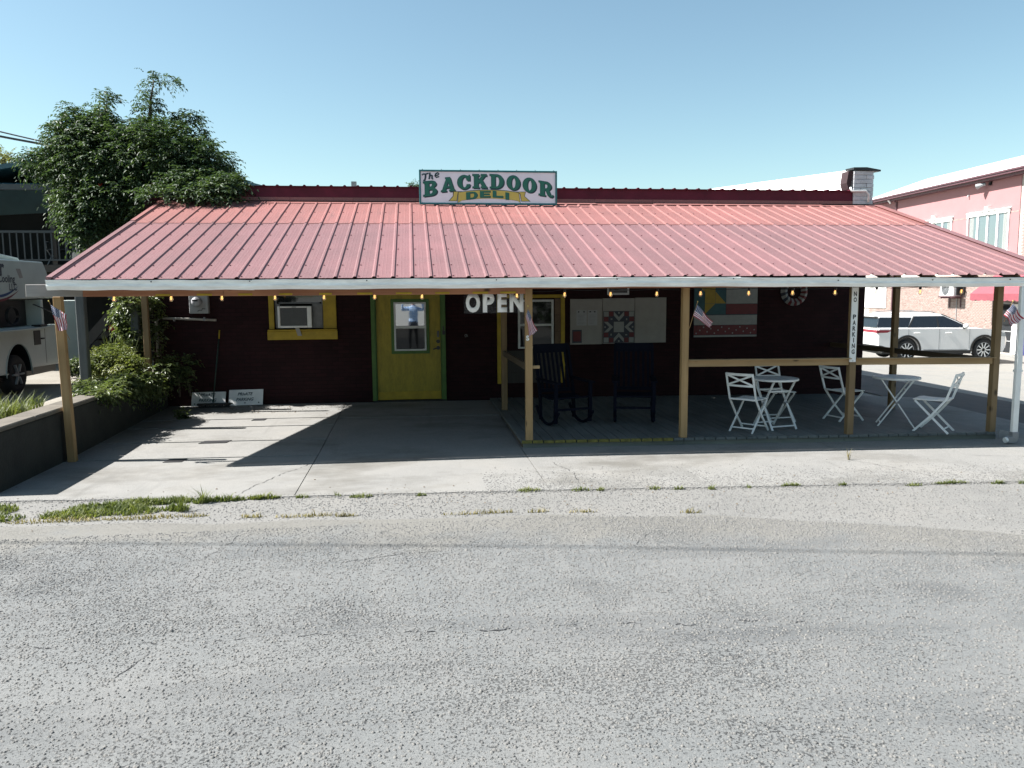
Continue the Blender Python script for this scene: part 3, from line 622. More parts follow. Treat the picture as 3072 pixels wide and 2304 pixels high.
mb = MB(); mb.box(1.80, 1.87, WY-0.189, WY-0.1855, 1.783, 1.793); mb.build('badge', 'black_metal', ac)
mb = MB(); mb.prism([(1.83, 1.43), (1.90, 1.43), (1.945, 1.285), (1.875, 1.285)], lambda a, b, c: (a, c, b), WY-0.115, WY-0.10); mb.build('drip_flap', 'board_white', ac)

# yellow door with green frame and inset window
mb = MB(); mb.box(3.14, 3.215, WY-0.05, WY-0.003, 0.09, 2.2); mb.box(4.385, 4.46, WY-0.05, WY-0.003, 0.05, 2.2); mb.box(3.215, 4.385, WY-0.05, WY-0.003, 2.12, 2.2)
door = mb.build('door', 'green_paint', deli, bev=0.006)
for a_ in (3.21, 4.37):
    mb = MB(); mb.box(a_, a_+.02, WY-0.002, WY+0.10, 0.05, 2.15); mb.build('jamb', 'green_paint', door)
def plain2(name):   # worn yellow door paint: grime in its lower half, with a shape of its own
    m, n, l, p = _new(name); v = coords(n, l, (3, 3, 0.8)); a = noise(n, l, v, 4, 7, 0.7)
    c = ramp(n, l, a, [(0.35, (0.24, 0.19, 0.012)), (0.6, (0.36, 0.27, 0.02))]).outputs[0]
    s = noise(n, l, coords(n, l, (9, 9, 2.5)), 5, 6, 0.75); sm = ramp(n, l, s, [(0.56, (0,)*3), (0.72, (0.75,)*3)]).outputs[0]
    l.new(mixc(n, l, sm, c, (0.09, 0.075, 0.015)), p.inputs['Base Color']); p.inputs['Roughness'].default_value = 0.55
plain2('door_yellow')
wall_with_holes('leaf', 3.232, 4.368, 0.10, 2.115, [(3.56, 4.10, 1.0, 1.84)], WY+0.012, WY+0.055, 'door_yellow', door)
mb = MB(); mb.box(3.232, 4.368, WY-0.002, WY+0.010, 0.10, 0.245); mb.build('kick_board', 'yellow_paint', door, bev=0.004)
mb = MB(); mb.box(3.16, 4.45, WY-0.10, WY+0.08, 0.075, 0.097); mb.build('threshold', 'tar_black', door)
mb = MB(); trim(mb, 3.56, 4.10, 1.0, 1.84, 0.07, 0.07, 0.07, 0.07, WY-0.008, WY+0.011); mb.build('window_surround', 'green_paint', door, bev=0.004)
mb = MB(); trim(mb, 3.575, 4.085, 1.015, 1.825, 0.03, 0.03, 0.03, 0.03, WY-0.028, WY+0.03); mb.box(3.575, 4.085, WY-0.024, WY+0.02, 1.385, 1.43); mb.build('window_frame', 'window_white', door, bev=0.004)
mb = MB(); mb.box(3.577, 4.083, WY+0.0, WY+0.006, 1.432, 1.823); mb.build('pane', 'glass_mirror', door)
mb = MB(); mb.box(3.577, 4.083, WY+0.006, WY+0.012, 1.017, 1.383); mb.build('pane', 'glass_dim', door)
mb = MB(); mb.cyl((4.325, WY+0.012, 1.03), (4.325, WY-0.03, 1.03), 0.034, n=14); mb.bar((4.325, WY-0.035, 1.03), (4.23, WY-0.035, 1.005), 0.02, 0.02); mb.build('lever_handle', 'black_metal', door, smooth=False)
mb = MB(); mb.cyl((4.325, WY+0.012, 1.145), (4.325, WY-0.02, 1.145), 0.034, n=14); mb.build('deadbolt', 'black_metal', door)
mb = MB(); mb.box(4.305, 4.345, WY-0.01, WY+0.011, 1.22, 1.335); kp = mb.build('keypad', 'black_metal', door, bev=0.004)
for r_ in range(5):
    for c_ in range(2):
        mb = MB(); mb.box(4.311+c_*0.017, 4.322+c_*0.017, WY-0.014, WY-0.011, 1.228+r_*0.021, 1.240+r_*0.021); mb.build('key', 'grey_metal', kp)
mb = MB(); mb.box(4.40, 4.45, WY-0.085, WY-0.052, 1.27, 1.34); mb.box(4.41, 4.425, WY-0.095, WY-0.052, 1.34, 1.42); mb.build('latch', 'black_metal', door)
# second window (beside the porch post), brown boards inside a yellow surround
mb = MB(); trim(mb, 5.47, 6.57, 0.35, 1.91, 0.075, 0.075, 0.06, 0.0, WY-0.035, WY-0.004); w2 = mb.build('window', 'yellow_paint', deli, bev=0.005)
for i in range(3):
    mb = MB(); mb.box(5.475, 5.575+0.0, WY-0.02, WY-0.004, 1.0+i*0.3, 1.295+i*0.3); mb.build('board', 'rafter_wood', w2)
    mb = MB(); mb.box(6.46, 6.565, WY-0.02, WY-0.004, 1.0+i*0.3, 1.295+i*0.3); mb.build('board', 'rafter_wood', w2)
for i in range(3):
    mb = MB(); mb.box(5.475, 6.565, WY-0.02, WY-0.004, 0.36+i*0.2, 0.555+i*0.2); mb.build('board', 'dark_wood', w2)
mb = MB(); trim(mb, 5.82, 6.40, 1.02, 1.84, 0.04, 0.04, 0.04, 0.03, WY-0.015, WY+0.04); mb.box(5.82, 6.40, WY-0.01, WY+0.03, 1.40, 1.44); mb.build('frame', 'window_white', w2, bev=0.004)
mb = MB(); mb.box(5.822, 6.398, WY+0.012, WY+0.018, 1.442, 1.838); mb.build('pane', 'glass_dim', w2)
mb = MB(); mb.box(5.822, 6.398, WY+0.018, WY+0.024, 1.022, 1.398); mb.build('pane', 'glass_dim', w2)

# small fittings on the wall
em = thing('electric_meter', 'round glass electric meter on a grey box high on the burgundy wall', 'meter', (0.22, WY, 1.69))
mb = MB(); mb.box(0.07, 0.385, WY-0.11, WY-0.002, 1.69, 2.02); mb.build('box', 'meter_grey', em, bev=0.008)
mb = MB(); mb.lathe([(0.088, 0), (0.088, -0.03), (0.08, -0.035)], (0.205, WY-0.11, 1.89), 'Y', 22); mb.build('collar', 'grey_metal', em)
mb = MB(); mb.lathe([(0.077, 0), (0.077, -0.05), (0.066, -0.085), (0.02, -0.095)], (0.205, WY-0.146, 1.89), 'Y', 22); mb.build('glass_dome', 'paper', em, smooth=True)
mb = MB(); mb.box(0.16, 0.25, WY-0.245, WY-0.242, 1.90, 1.93); mb.build('dial', 'black_metal', em)
mb = MB(); mb.tube([(0.21, WY-0.117, 1.73), (0.24, WY-0.117, 1.75), (0.28, WY-0.117, 1.745), (0.29, WY-0.117, 1.775), (0.34, WY-0.117, 1.77)], 0.006, 5); mb.build('seal_wire', 'black_metal', em)
cp = thing('conduit_pipe', 'pale pipe running level below the electric meter', 'pipe', (0, WY-0.06, 1.6))
mb = MB(); mb.tube([(-0.50, WY-0.06, 0.95), (-0.50, WY-0.06, 1.55), (-0.44, WY-0.06, 1.62), (-0.1, WY-0.06, 1.605), (0.5, WY-0.06, 1.575)], 0.022, 8); mb.build('pipe', 'pipe_grey', cp, smooth=True)
for x in (-0.2, 0.3):
    mb = MB(); mb.box(x-.012, x+.012, WY-0.085, WY-0.003, 1.565, 1.625); mb.build('clamp', 'grey_metal', cp)
vg = thing('wall_vent', 'small white framed vent grille high on the wall above the notice board', 'vent', (7.6, WY, 1.95))
mb = MB(); trim(mb, 7.47, 7.82, 1.985, 2.13, 0.03, 0.03, 0.03, 0.03, WY-0.02, WY-0.003); mb.build('frame', 'window_white', vg)
for i in range(5):
    mb = MB(); mb.box(7.472, 7.818, WY-0.016, WY-0.004, 1.992+i*.028, 2.006+i*.028); mb.build('slat', 'grey_metal', vg)
orn = thing('wall_ornament', 'small curled metal ornament on the dark wall right of the yellow door', 'ornament', (4.85, WY-0.02, 1.2))
mb = MB(); mb.tube([(4.83+0.03*math.cos(t)*(1-t/9), WY-0.02, 1.22+0.045*math.sin(t)*(1-t/12)+0.006*t) for t in [i*0.5 for i in range(14)]], 0.006, 5); mb.build('scroll', 'grey_metal', orn, smooth=True)

# ================================================================ porch
porch = thing('porch', 'wooden porch with faded red metal roof on pine posts', 'porch', (6, 0.3, 0))
S = 0.2286
def panel(x0, y0, y1, lift, mat):
    prof = []
    for j in range(4):
        b = x0+j*S
        prof += [(b-.030, 0), (b-.012, .018), (b+.012, .018), (b+.030, 0), (b+.080, 0), (b+.090, .0012), (b+.100, 0), (b+.124, 0), (b+.134, .0012), (b+.144, 0)]
    prof += [(x0+4*S-.030, 0)]
    V = []; n_ = len(prof)
    for y in (y0, y1):
        for dz in (0, -0.003):
            for a, h in prof: V.append((a, y, rz(y)+lift+h+dz))
    F = []
    for i in range(n_-1):
        F += [(i, i+1, 2*n_+i+1, 2*n_+i), (n_+i+1, n_+i, 3*n_+i, 3*n_+i+1), (i+1, i, n_+i, n_+i+1), (2*n_+i, 2*n_+i+1, 3*n_+i+1, 3*n_+i)]
    F += [(0, 2*n_, 3*n_, n_), (n_-1, 2*n_-1, 4*n_-1, 3*n_-1)]
    mb = MB(); mb.add(V, F); return mb.build('roof_panel', mat, porch)
for i in range(14):
    x0 = -S+i*4*S
    panel(x0, 0.0, 2.98, 0.0, 'roof_lower'); panel(x0, 2.90+random.uniform(-.01, .01), 4.46, 0.007, 'roof_upper')
sc = MB()
for k_ in range(-1, 55):
    for y in (0.06, 0.55, 1.35, 2.15, 2.82, 3.7):
        x = k_*S+0.045; zz = rz(y)+(0.007 if y > 2.95 else 0)
        if x < 12.5: sc.cyl((x, y, zz), (x, y, zz+.009), 0.010, n=6)
prop(sc.build('screw_heads', 'fascia_metal', porch), kind='stuff')
for xx, sgn in ((-0.262, -1), (12.545, 1)):
    for y0, y1, m_, lf in ((0.0, 2.95, 'roof_lower', 0.004), (2.952, 4.46, 'roof_upper', 0.012)):
        mb = MB(); a, b = (xx-0.03, xx+0.035) if sgn < 0 else (xx-0.03, xx+0.1)
        V = []
        for y in (y0, y1):
            V += [(a, y, rz(y)+.024+lf), (b, y, rz(y)+.024+lf), (b, y, rz(y)+.019+lf), (a, y, rz(y)-.09+lf)] if sgn < 0 else [(a, y, rz(y)+.019+lf), (a, y, rz(y)+.024+lf), (b, y, rz(y)+.024+lf), (b, y, rz(y)-.09+lf)]
        mb.add(V, [(0, 1, 5, 4), (1, 2, 6, 5), (2, 3, 7, 6), (3, 0, 4, 7), (3, 2, 1, 0), (4, 5, 6, 7)]); mb.build('rake_trim', m_, porch)
for i in range(22):                             # rafters
    x = -0.25+i*0.61
    if x > 12.55: break
    mb = MB(); mb.prism([(0.03, rz(0.03)-.11), (4.6, rz(4.6)-.165), (4.6, rz(4.6)-.02), (0.03, rz(0.03)-.02)], lambda a, b, c: (c, a, b), x-.019, x+.019); mb.build('rafter', 'rafter_wood', porch)
for y in (0.6, 1.35, 2.15, 2.95, 3.7):
    mb = MB(); mb.box(-0.3, 12.55, y-.04, y+.04, rz(y)-.05, rz(y)-.02); mb.build('purlin', 'rafter_wood', porch)
# gutter in two lengths, the right one sagging away from the eave
def gutter(x0, x1, za, zb, y=-0.115):
    prof = [(0, .115), (-.008, .115), (-.008, .105), (0, .10), (.006, .07), (.0, .045), (.028, 0), (.10, 0), (.10, .115), (.096, .115), (.096, .006), (.03, .006), (.004, .047), (.01, .07), (.004, .10)]
    V = []; n_ = len(prof); m_ = 14
    for i in range(m_+1):
        x = x0+(x1-x0)*i/m_; z0 = za+(zb-za)*i/m_+0.004*math.sin(i*1.7)
        V += [(x, y+a, z0+b) for a, b in prof]
    F = [(i*n_+j, (i+1)*n_+j, (i+1)*n_+(j+1) % n_, i*n_+(j+1) % n_) for i in range(m_) for j in range(n_)] + [tuple(range(n_)), tuple(m_*n_+j for j in range(n_-1, -1, -1))]
    mb = MB(); mb.add(V, F); return mb.build('gutter', 'gutter_white', porch)
ga = gutter(-0.25, 2.03, 2.075, 2.065); gb = gutter(2.028, 7.404, 2.066, 2.07, -0.117); gc = gutter(7.402, 12.55, 2.068, 2.035)
for x in (0.9, 2.0, 3.35, 4.9, 6.4, 7.9, 9.3, 10.6, 11.7):
    mb = MB(); mb.cyl((x, -0.118, 2.165 if x < 8 else 2.135), (x, -0.130, 2.165 if x < 8 else 2.135), 0.007, n=8); mb.build('gutter_screw', 'black_metal', ga if x < 2.03 else gb if x < 7.4 else gc)
mb = MB(); mb.add([(5.2, -0.06, 2.178), (8.02, -0.06, 2.182), (8.02, -0.125, 2.160), (5.2, -0.125, 2.186), (5.2, -0.06, 2.181), (8.02, -0.06, 2.185), (8.02, -0.125, 2.163), (5.2, -0.125, 2.189)], [(0, 1, 2, 3), (7, 6, 5, 4), (0, 4, 5, 1), (1, 5, 6, 2), (2, 6, 7, 3), (3, 7, 4, 0)]); mb.build('loose_drip_edge', 'gutter_white', porch)
mb = MB(); mb.box(-0.24, 12.5, 0.02, 0.045, 2.10, 2.172); mb.build('eave_board', 'dark_wood', porch)
# beams
mb = MB(); mb.box(-0.61, 0.02, 0.20, 0.24, 2.0, 2.145); mb.build('beam', 'beam_grey', porch, bev=0.004)
mb = MB(); mb.box(0.022, 1.62, 0.20, 0.24, 1.998, 2.145); mb.build('beam', 'beam_wood', porch, bev=0.004)
mb = MB(); mb.box(1.624, 5.30, 0.20, 0.24, 1.993, 2.145); mb.build('beam', 'beam_wood', porch, bev=0.004)
mb = MB(); mb.box(5.305, 9.7, 0.20, 0.24, 2.055, 2.145); mb.build('beam', 'beam_wood', porch, bev=0.004)
mb = MB(); mb.box(9.705, 12.5, 0.20, 0.24, 2.045, 2.115); mb.build('beam', 'rafter_wood', porch, bev=0.004)
for x in [0.93+i*0.475 for i in range(9)]+[5.08]:
    mb = MB(); ln = random.uniform(.15, .21); mb.box(x-ln/2, x+ln/2, 0.192, 0.1995, 1.999, 2.024); mb.build('yellow_marker', 'yellow_paint', porch)
# posts
POSTS = [(-0.27, 0.32, 0.0, 2.0, 'post_wood'), (5.355, 0.32, 0.0, 2.14, 'post_wood'), (7.43, 0.32, 0.0, 2.14, 'post_wood'), (9.78, 0.32, 0.0, 2.11, 'post_brown'), (11.90, 0.32, 0.0, 2.11, 'post_brown'),
         (-0.48, 3.97, 0.70, 3.2, 'post_brown'), (5.345, 3.06, 0.0, 3.0, 'post_brown'), (11.85, 2.60, 0.0, 2.85, 'post_brown')]
for x, y, z0, z1, m_ in POSTS:
    h_ = 0.0445; zb = gz(x)+ (0.10 if x > 5 else max(rise(y), z0))
    ln = (0.02 if x > 9 else 0.0)
    mb = MB(); dx = -0.035 if x < 0 and y < 1 else 0.0
    V = [(x+a*h_+q*dx, y+b*h_, zz) for zz, q in ((zb, 0), (z1, 1)) for a, b in ((-1, -1), (1, -1), (1, 1), (-1, 1))]
    mb.add(V, [(0, 3, 2, 1), (4, 5, 6, 7), (0, 1, 5, 4), (1, 2, 6, 5), (2, 3, 7, 6), (3, 0, 4, 7)]); mb.build('post', m_, porch, bev=0.004)
# rails
def dzk(x): return gz(x)
mb = MB(); mb.bar((7.478, 0.315, 1.062), (9.733, 0.315, 1.045), 0.038, 0.088); mb.build('rail', 'rail_wood', porch, bev=0.003)
mb = MB(); mb.bar((9.827, 0.315, 1.045), (11.853, 0.315, 1.020), 0.038, 0.088); mb.build('rail', 'rail_wood', porch, bev=0.003)
mb = MB(); mb.bar((7.478, 0.28, 1.109), (9.733, 0.28, 1.094), 0.12, 0.012); mb.build('rail_cap', 'rail_wood', porch, bev=0.003)
mb = MB(); mb.bar((9.827, 0.28, 1.092), (11.853, 0.28, 1.068), 0.12, 0.012); mb.build('rail_cap', 'rail_wood', porch, bev=0.003)
mb = MB(); mb.bar((11.88, 0.37, 1.02), (11.85, 2.55, 1.0), 0.038, 0.088); mb.build('rail', 'siderail_wood', porch, bev=0.003)
mb = MB(); mb.bar((11.85, 2.65, 1.0), (11.83, 4.6, 0.98), 0.038, 0.088); mb.build('rail', 'siderail_wood', porch, bev=0.003)
mb = MB(); mb.bar((5.355, 0.37, 1.04), (5.345, 3.01, 1.03), 0.038, 0.088); mb.build('rail', 'siderail_wood', porch, bev=0.003)
mb = MB(); mb.bar((5.40, 0.34, 1.05), (5.50, 0.34, 1.05), 0.038, 0.04); mb.build('rail_stub', 'rail_wood', porch, bev=0.003)
mb = MB(); mb.bar((5.39, 3.06, 0.2), (5.39, 3.06, 1.0), 0.012, 0.012, (0, 1, 0)); mb.build('yellow_strip', 'yellow_paint', porch)
# downspout at the right corner
mb = MB(); zb = gz(12.1); mb.box(11.90, 11.98, -0.10, -0.04, zb+0.10, 2.04); ds = mb.build('downspout', 'white_paint', porch, bev=0.008)
mb = MB(); mb.prism([(11.892, zb+.17), (11.988, zb+.17), (11.988, zb+.06), (11.94, zb+.015), (11.84, zb+.02), (11.84, zb+.10), (11.892, zb+.11)], lambda a, b, c: (a, c, b), -0.11, -0.03); mb.build('elbow', 'grey_metal', ds, bev=0.006)
mb = MB(); mb.cyl((11.845, -0.07, zb+.06), (11.81, -0.07, zb+.055), 0.038, n=12); mb.build('outlet', 'white_paint', ds)
for zz in (0.9, 1.7):
    mb = MB(); mb.box(11.895, 11.985, -0.105, -0.035, zz, zz+.03); mb.build('strap', 'white_paint', ds)
mb = MB(); mb.prism([(11.94, 0.035+zb), (12.2, 0.04+zb), (12.2, 0.10+zb), (11.94, 0.15+zb)], lambda a, b, c: (a, c, b), 0.20, 0.215); mb.build('corner_board', 'grey_metal', porch)

# ================================================================ deck
deck = thing('deck', 'grey weathered board deck under the right side of the porch', 'deck', (8.6, 2.4, 0))
X0, X1, bw = 5.25, 11.97, 0.1455; nb = int((X1-X0)/bw)
for i in range(nb):
    a = X0+i*bw; b = a+bw-0.012; z = 0.10+gz((a+b)/2); e = random.uniform(-.006, .006)
    mb = MB(); mb.add([(a, 0.262+e, z-.036), (b, 0.262+e, z-.036), (b, 4.60, z-.036), (a, 4.60, z-.036), (a, 0.262+e, z), (b, 0.262+e, z), (b, 4.60, z), (a, 4.60, z)], [(0, 3, 2, 1), (4, 5, 6, 7), (0, 1, 5, 4), (1, 2, 6, 5), (2, 3, 7, 6), (3, 0, 4, 7)])
    bd = mb.build('deck_board', 'deck_wood', deck, bev=0.003)
    if i < 14:
        mb = MB(); mb.box(a+.001, b-.001, 0.252+e, 0.261+e, z-.034, z+.0015); mb.box(a+.001, b-.001, 0.2612+e, 0.285+e, z+.0005, z+.002); mb.build('painted_nosing', 'worn_yellow', bd)
segs = [(5.27, 7.43), (7.435, 9.7), (9.705, 11.96)]
for a, b in segs:
    mb = MB(); V = []
    for x in (a, b):
        z = gz(x); V += [(x, 0.285, z-.03), (x, 0.285, z+.062), (x, 0.323, z+.062), (x, 0.323, z-.03)]
    mb.add(V, [(0, 1, 5, 4), (1, 2, 6, 5), (2, 3, 7, 6), (3, 0, 4, 7), (3, 2, 1, 0), (4, 5, 6, 7)]); mb.build('fascia_board', 'deck_fascia', deck, bev=0.003)
mb = MB(); mb.box(5.262, 5.30, 0.325, 4.6, -0.02, 0.062); mb.build('side_board', 'siderail_wood', deck, bev=0.003)
mb = MB(); mb.box(11.92, 11.958, 0.325, 4.6, gz(11.95)-.03, gz(11.95)+.062); mb.build('side_board', 'siderail_wood', deck, bev=0.003)

# ================================================================ sign on the roof
def arc(cx, cy, rx, ry, a0, a1, n=10): return [(cx+rx*math.cos(R(a0+(a1-a0)*i/n)), cy+ry*math.sin(R(a0+(a1-a0)*i/n))) for i in range(n+1)]
GL = {
 'B': [[(0,0)]+arc(.52,.275,.40,.275,-90,60,9)+arc(.50,.765,.37,.235,-60,90,9)+[(0,1),(0,.87),(.1,.87),(.1,.13),(0,.13)], [(.37,.15)]+arc(.50,.28,.11,.13,-90,90,6)+[(.37,.41)], [(.37,.62)]+arc(.48,.74,.10,.12,-90,90,6)+[(.37,.86)]],
 'A': [[(0,0),(.40,0),(.40,.13),(.33,.13),(.36,.25),(.63,.25),(.66,.13),(.58,.13),(.58,0),(1,0),(1,.13),(.93,.13),(.66,1),(.30,1),(.30,.88),(.36,.88),(.08,.13),(0,.13)], [(.40,.38),(.59,.38),(.50,.70)]],
 'C': [[(.94,.60),(.94,1.0),(.85,1.0),(.80,.93)]+arc(.5,.5,.5,.5,62,298,20)+[(.90,.16),(.97,.36),(.70,.36)]+arc(.53,.5,.19,.36,310,60,16)[::1]+[(.70,.60)]],
 'K': [[(0,0),(.46,0),(.46,.13),(.38,.13),(.38,.34),(.47,.44),(.63,.13),(.56,.13),(.56,0),(1,0),(1,.13),(.94,.13),(.67,.62),(.87,.87),(.97,.87),(.97,1),(.56,1),(.56,.87),(.62,.87),(.38,.58),(.38,.87),(.46,.87),(.46,1),(0,1),(0,.87),(.1,.87),(.1,.13),(0,.13)]],
 'D': [[(0,0)]+arc(.46,.5,.50,.5,-90,90,16)+[(0,1),(0,.87),(.1,.87),(.1,.13),(0,.13)], [(.37,.14)]+arc(.45,.5,.20,.36,-90,90,10)+[(.37,.86)]],
 'O': [arc(.5,.5,.5,.5,0,345,23), arc(.5,.5,.155,.36,0,342,19)],
 'R': [[(0,0),(.46,0),(.46,.13),(.38,.13),(.38,.40),(.45,.40),(.60,.08),(.72,-.02),(.90,-.02),(1.0,.10),(.98,.20),(.90,.12),(.84,.16),(.70,.45)]+arc(.52,.71,.34,.29,-50,90,9)+[(0,1),(0,.87),(.1,.87),(.1,.13),(0,.13)], [(.37,.55)]+arc(.48,.705,.11,.155,-90,90,6)+[(.37,.86)]],
 'd': [[(0,0)]+arc(.62,.5,.38,.5,-90,90,8)+[(0,1)], [(.34,.2)]+arc(.55,.5,.16,.3,-90,90,6)+[(.34,.8)]],
 'e': [[(0,0),(1,0),(1,.24),(.34,.24),(.34,.40),(.9,.40),(.9,.62),(.34,.62),(.34,.78),(1,.78),(1,1),(0,1)]],
 'l': [[(0,0),(1,0),(1,.30),(.34,.26),(.34,1),(0,1)]],
 'i': [[(0,0),(1,0),(1,1),(0,1)]],
}
sg = thing('deli_sign', 'white sign board reading The Backdoor Deli standing on the red roof', 'sign', (5.24, 4.3, 3.5))
SX0, SX1, SZ0, SZ1, SY = 4.037, 6.446, 3.535, 4.122, 4.30
k = (SX1-SX0)/1755.0
def sp(px, py, d=0.0): return (SX0+(px-247)*k, SY-d, SZ1-(py-137-(px-247)*0.004)*k*(SZ1-SZ0)/(455*k))
mb = MB(); mb.box(SX0+.012, SX1-.012, SY+.001, SY+.018, SZ0+.012, SZ1-.012); mb.build('panel', 'sign_white', sg)
mb = MB(); trim(mb, SX0+.03, SX1-.03, SZ0+.03, SZ1-.03, .03, .03, .03, .03, SY-.018, SY+.03); mb.build('frame', 'sign_frame', sg, bev=.003)
for i in range(8):
    x = SX0+.06+i*(SX1-SX0-.12)/7
    for z in (SZ1+.004, SZ0-.004):
        mb = MB(); mb.box(x-.005, x+.005, SY-.022, SY+.012, z-.006, z+.006); mb.build('clip', 'sign_dark', sg)
for x in (4.3, 5.2, 6.15):
    mb = MB(); mb.bar((x, SY+.03, 3.9), (x, 4.70, 3.90), .03, .03); mb.bar((x, SY+.045, SZ0-.03), (x, SY+.045, 4.05), .03, .03); mb.build('bracket', 'grey_metal', sg)
def glyph(ch, x0, x1, yt, yb, sh, name, mat, d, off=(0, 0), parent=sg):
    polys = [[(x0+a*(x1-x0)+off[0], yb-(b*(yb-yt))-sh*(a-.5)*(x1-x0)+off[1]) for a, b in pl] for pl in GL[ch]]
    flat(polys, lambda u, v: sp(u, v, d), name, mat, parent)
for ch, x0, x1, yt, yb, sh in [('B', 305, 480, 285, 475, .13), ('A', 527, 690, 238, 418, .09), ('C', 733, 890, 207, 388, .03), ('K', 926, 1098, 195, 372, 0), ('D', 1145, 1318, 196, 376, -.03), ('O', 1360, 1520, 208, 396, -.06), ('O', 1566, 1728, 238, 428, -.10), ('R', 1772, 1950, 288, 478, -.16)]:
    x0 -= 7; x1 += 7; yt -= 3; yb += 5; glyph(ch, x0, x1, yt, yb, sh, 'letter_shadow', 'sign_dark', .002, (13, 13)); glyph(ch, x0-3, x1+3, yt-3, yb+3, sh, 'letter_outline', 'sign_dark', .004); glyph(ch, x0+2, x1-2, yt+2, yb-2, sh, 'letter', 'sign_green', .006)
def hand(pts, wd, name, mat, d, parent=sg):
    V = []
    for i, (x, y) in enumerate(pts):
        a = pts[max(i-1, 0)]; b = pts[min(i+1, len(pts)-1)]; dx, dy = b[0]-a[0], b[1]-a[1]; L = math.hypot(dx, dy) or 1
        V += [sp(x-dy/L*wd, y+dx/L*wd, d), sp(x+dy/L*wd, y-dx/L*wd, d)]
    me = bpy.data.meshes.new(name); me.from_pydata(V, [], [(2*i, 2*i+1, 2*i+3, 2*i+2) for i in range(len(pts)-1)]); link(name, me, mat, parent)
hand([(285, 210), (300, 195), (335, 196), (368, 182)], 9, 'letter', 'sign_dark', .004); hand([(332, 190), (328, 240), (318, 282), (300, 275)], 11, 'letter', 'sign_dark', .006)
hand([(385, 175), (380, 225), (374, 262)], 10, 'letter', 'sign_dark', .004); hand([(379, 228), (398, 208), (412, 212), (410, 250), (422, 262)], 10, 'letter', 'sign_dark', .006)
hand([(448, 215), (480, 208), (498, 190), (482, 176), (458, 190), (448, 215), (462, 238), (500, 226)], 9, 'letter', 'sign_dark', .004)
def arch(x): return -38*(1-((x-1128)/400)**2)
body = [(735, 425)]+[(x, 432+arch(x)) for x in range(760, 1500, 40)]+[(1510, 430), (1530, 572)]+[(x, 552+arch(x)-2) for x in range(1500, 750, -40)]+[(725, 572)]
flat([[(x, y) for x, y in [(670, 418), (795, 418), (735, 432), (722, 548), (610, 548), (668, 480)]]], lambda u, v: sp(u, v, .002), 'ribbon_tail', 'sign_dark', sg)
flat([[(x, y) for x, y in [(680, 424), (770, 424), (730, 436), (715, 542), (626, 542), (676, 482)]]], lambda u, v: sp(u, v, .004), 'ribbon_tail', 'sign_gold', sg)
flat([[(x, y) for x, y in [(1470, 420), (1600, 420), (1585, 480), (1660, 550), (1540, 550), (1522, 455)]]], lambda u, v: sp(u, v, .002), 'ribbon_tail', 'sign_dark', sg)
flat([[(x, y) for x, y in [(1490, 426), (1592, 426), (1578, 482), (1642, 545), (1545, 545), (1530, 450)]]], lambda u, v: sp(u, v, .004), 'ribbon_tail', 'sign_gold', sg)
flat([body], lambda u, v: sp(u, v, .005), 'ribbon', 'sign_dark', sg)
cx_, cy_ = 1128, 500
flat([[(cx_+(x-cx_)*.985, cy_+(y-cy_)*.92) for x, y in body]], lambda u, v: sp(u, v, .007), 'ribbon', 'sign_gold', sg)
for ch, x0, x1, yt, yb, sh in [('d', 835, 980, 425, 520, .10), ('e', 1010, 1145, 412, 500, .02), ('l', 1172, 1305, 412, 500, -.05), ('i', 1335, 1380, 432, 525, -.1)]:
    glyph(ch, x0+6, x1+6, yt+5, yb+5, sh, 'letter_shadow', 'sign_dark', .009); glyph(ch, x0, x1, yt, yb, sh, 'letter', 'sign_green', .011)

# ================================================================ OPEN sign
op = thing('open_sign', 'large white OPEN letters hanging under the beam beside the post', 'sign', (4.95, 0.5, 1.75))
for ch, xa, xb in (('O', 4.565, 4.750), ('P', 4.785, 4.935), ('E', 4.975, 5.100), ('N', 5.135, 5.315)):
    o = boxtext(ch, xa, xb, 1.757, 2.015, 0.50, 'letter', 'open_white', op, bold=0.05)
    sm = o.modifiers.new('s', 'SOLIDIFY'); sm.thickness = 0.012
mb = MB(); mb.box(4.54, 5.34, 0.512, 0.515, 1.745, 2.03); mb.build('clear_backing', 'clear_plastic', op)
for x in (4.6, 5.0, 5.28):
    mb = MB(); mb.tube([(x, 0.513, 2.02), (x, 0.45, 2.14)], 0.003, 5); mb.build('hanger', 'black_metal', op)

# vertical white letters fixed to the centre post
pl_ = thing('post_letters', 'small white letters set down the pine post behind a flag', 'lettering', (5.35, 0.27, 1.42))
for i, z in enumerate((pixel(1583, 1021, .27).z,)):
    text('S', 0.085, lambda u, v, z=z: (5.335+u, 0.2715, z+v), 'letter', 'white_paint', pl_, bold=0.004)

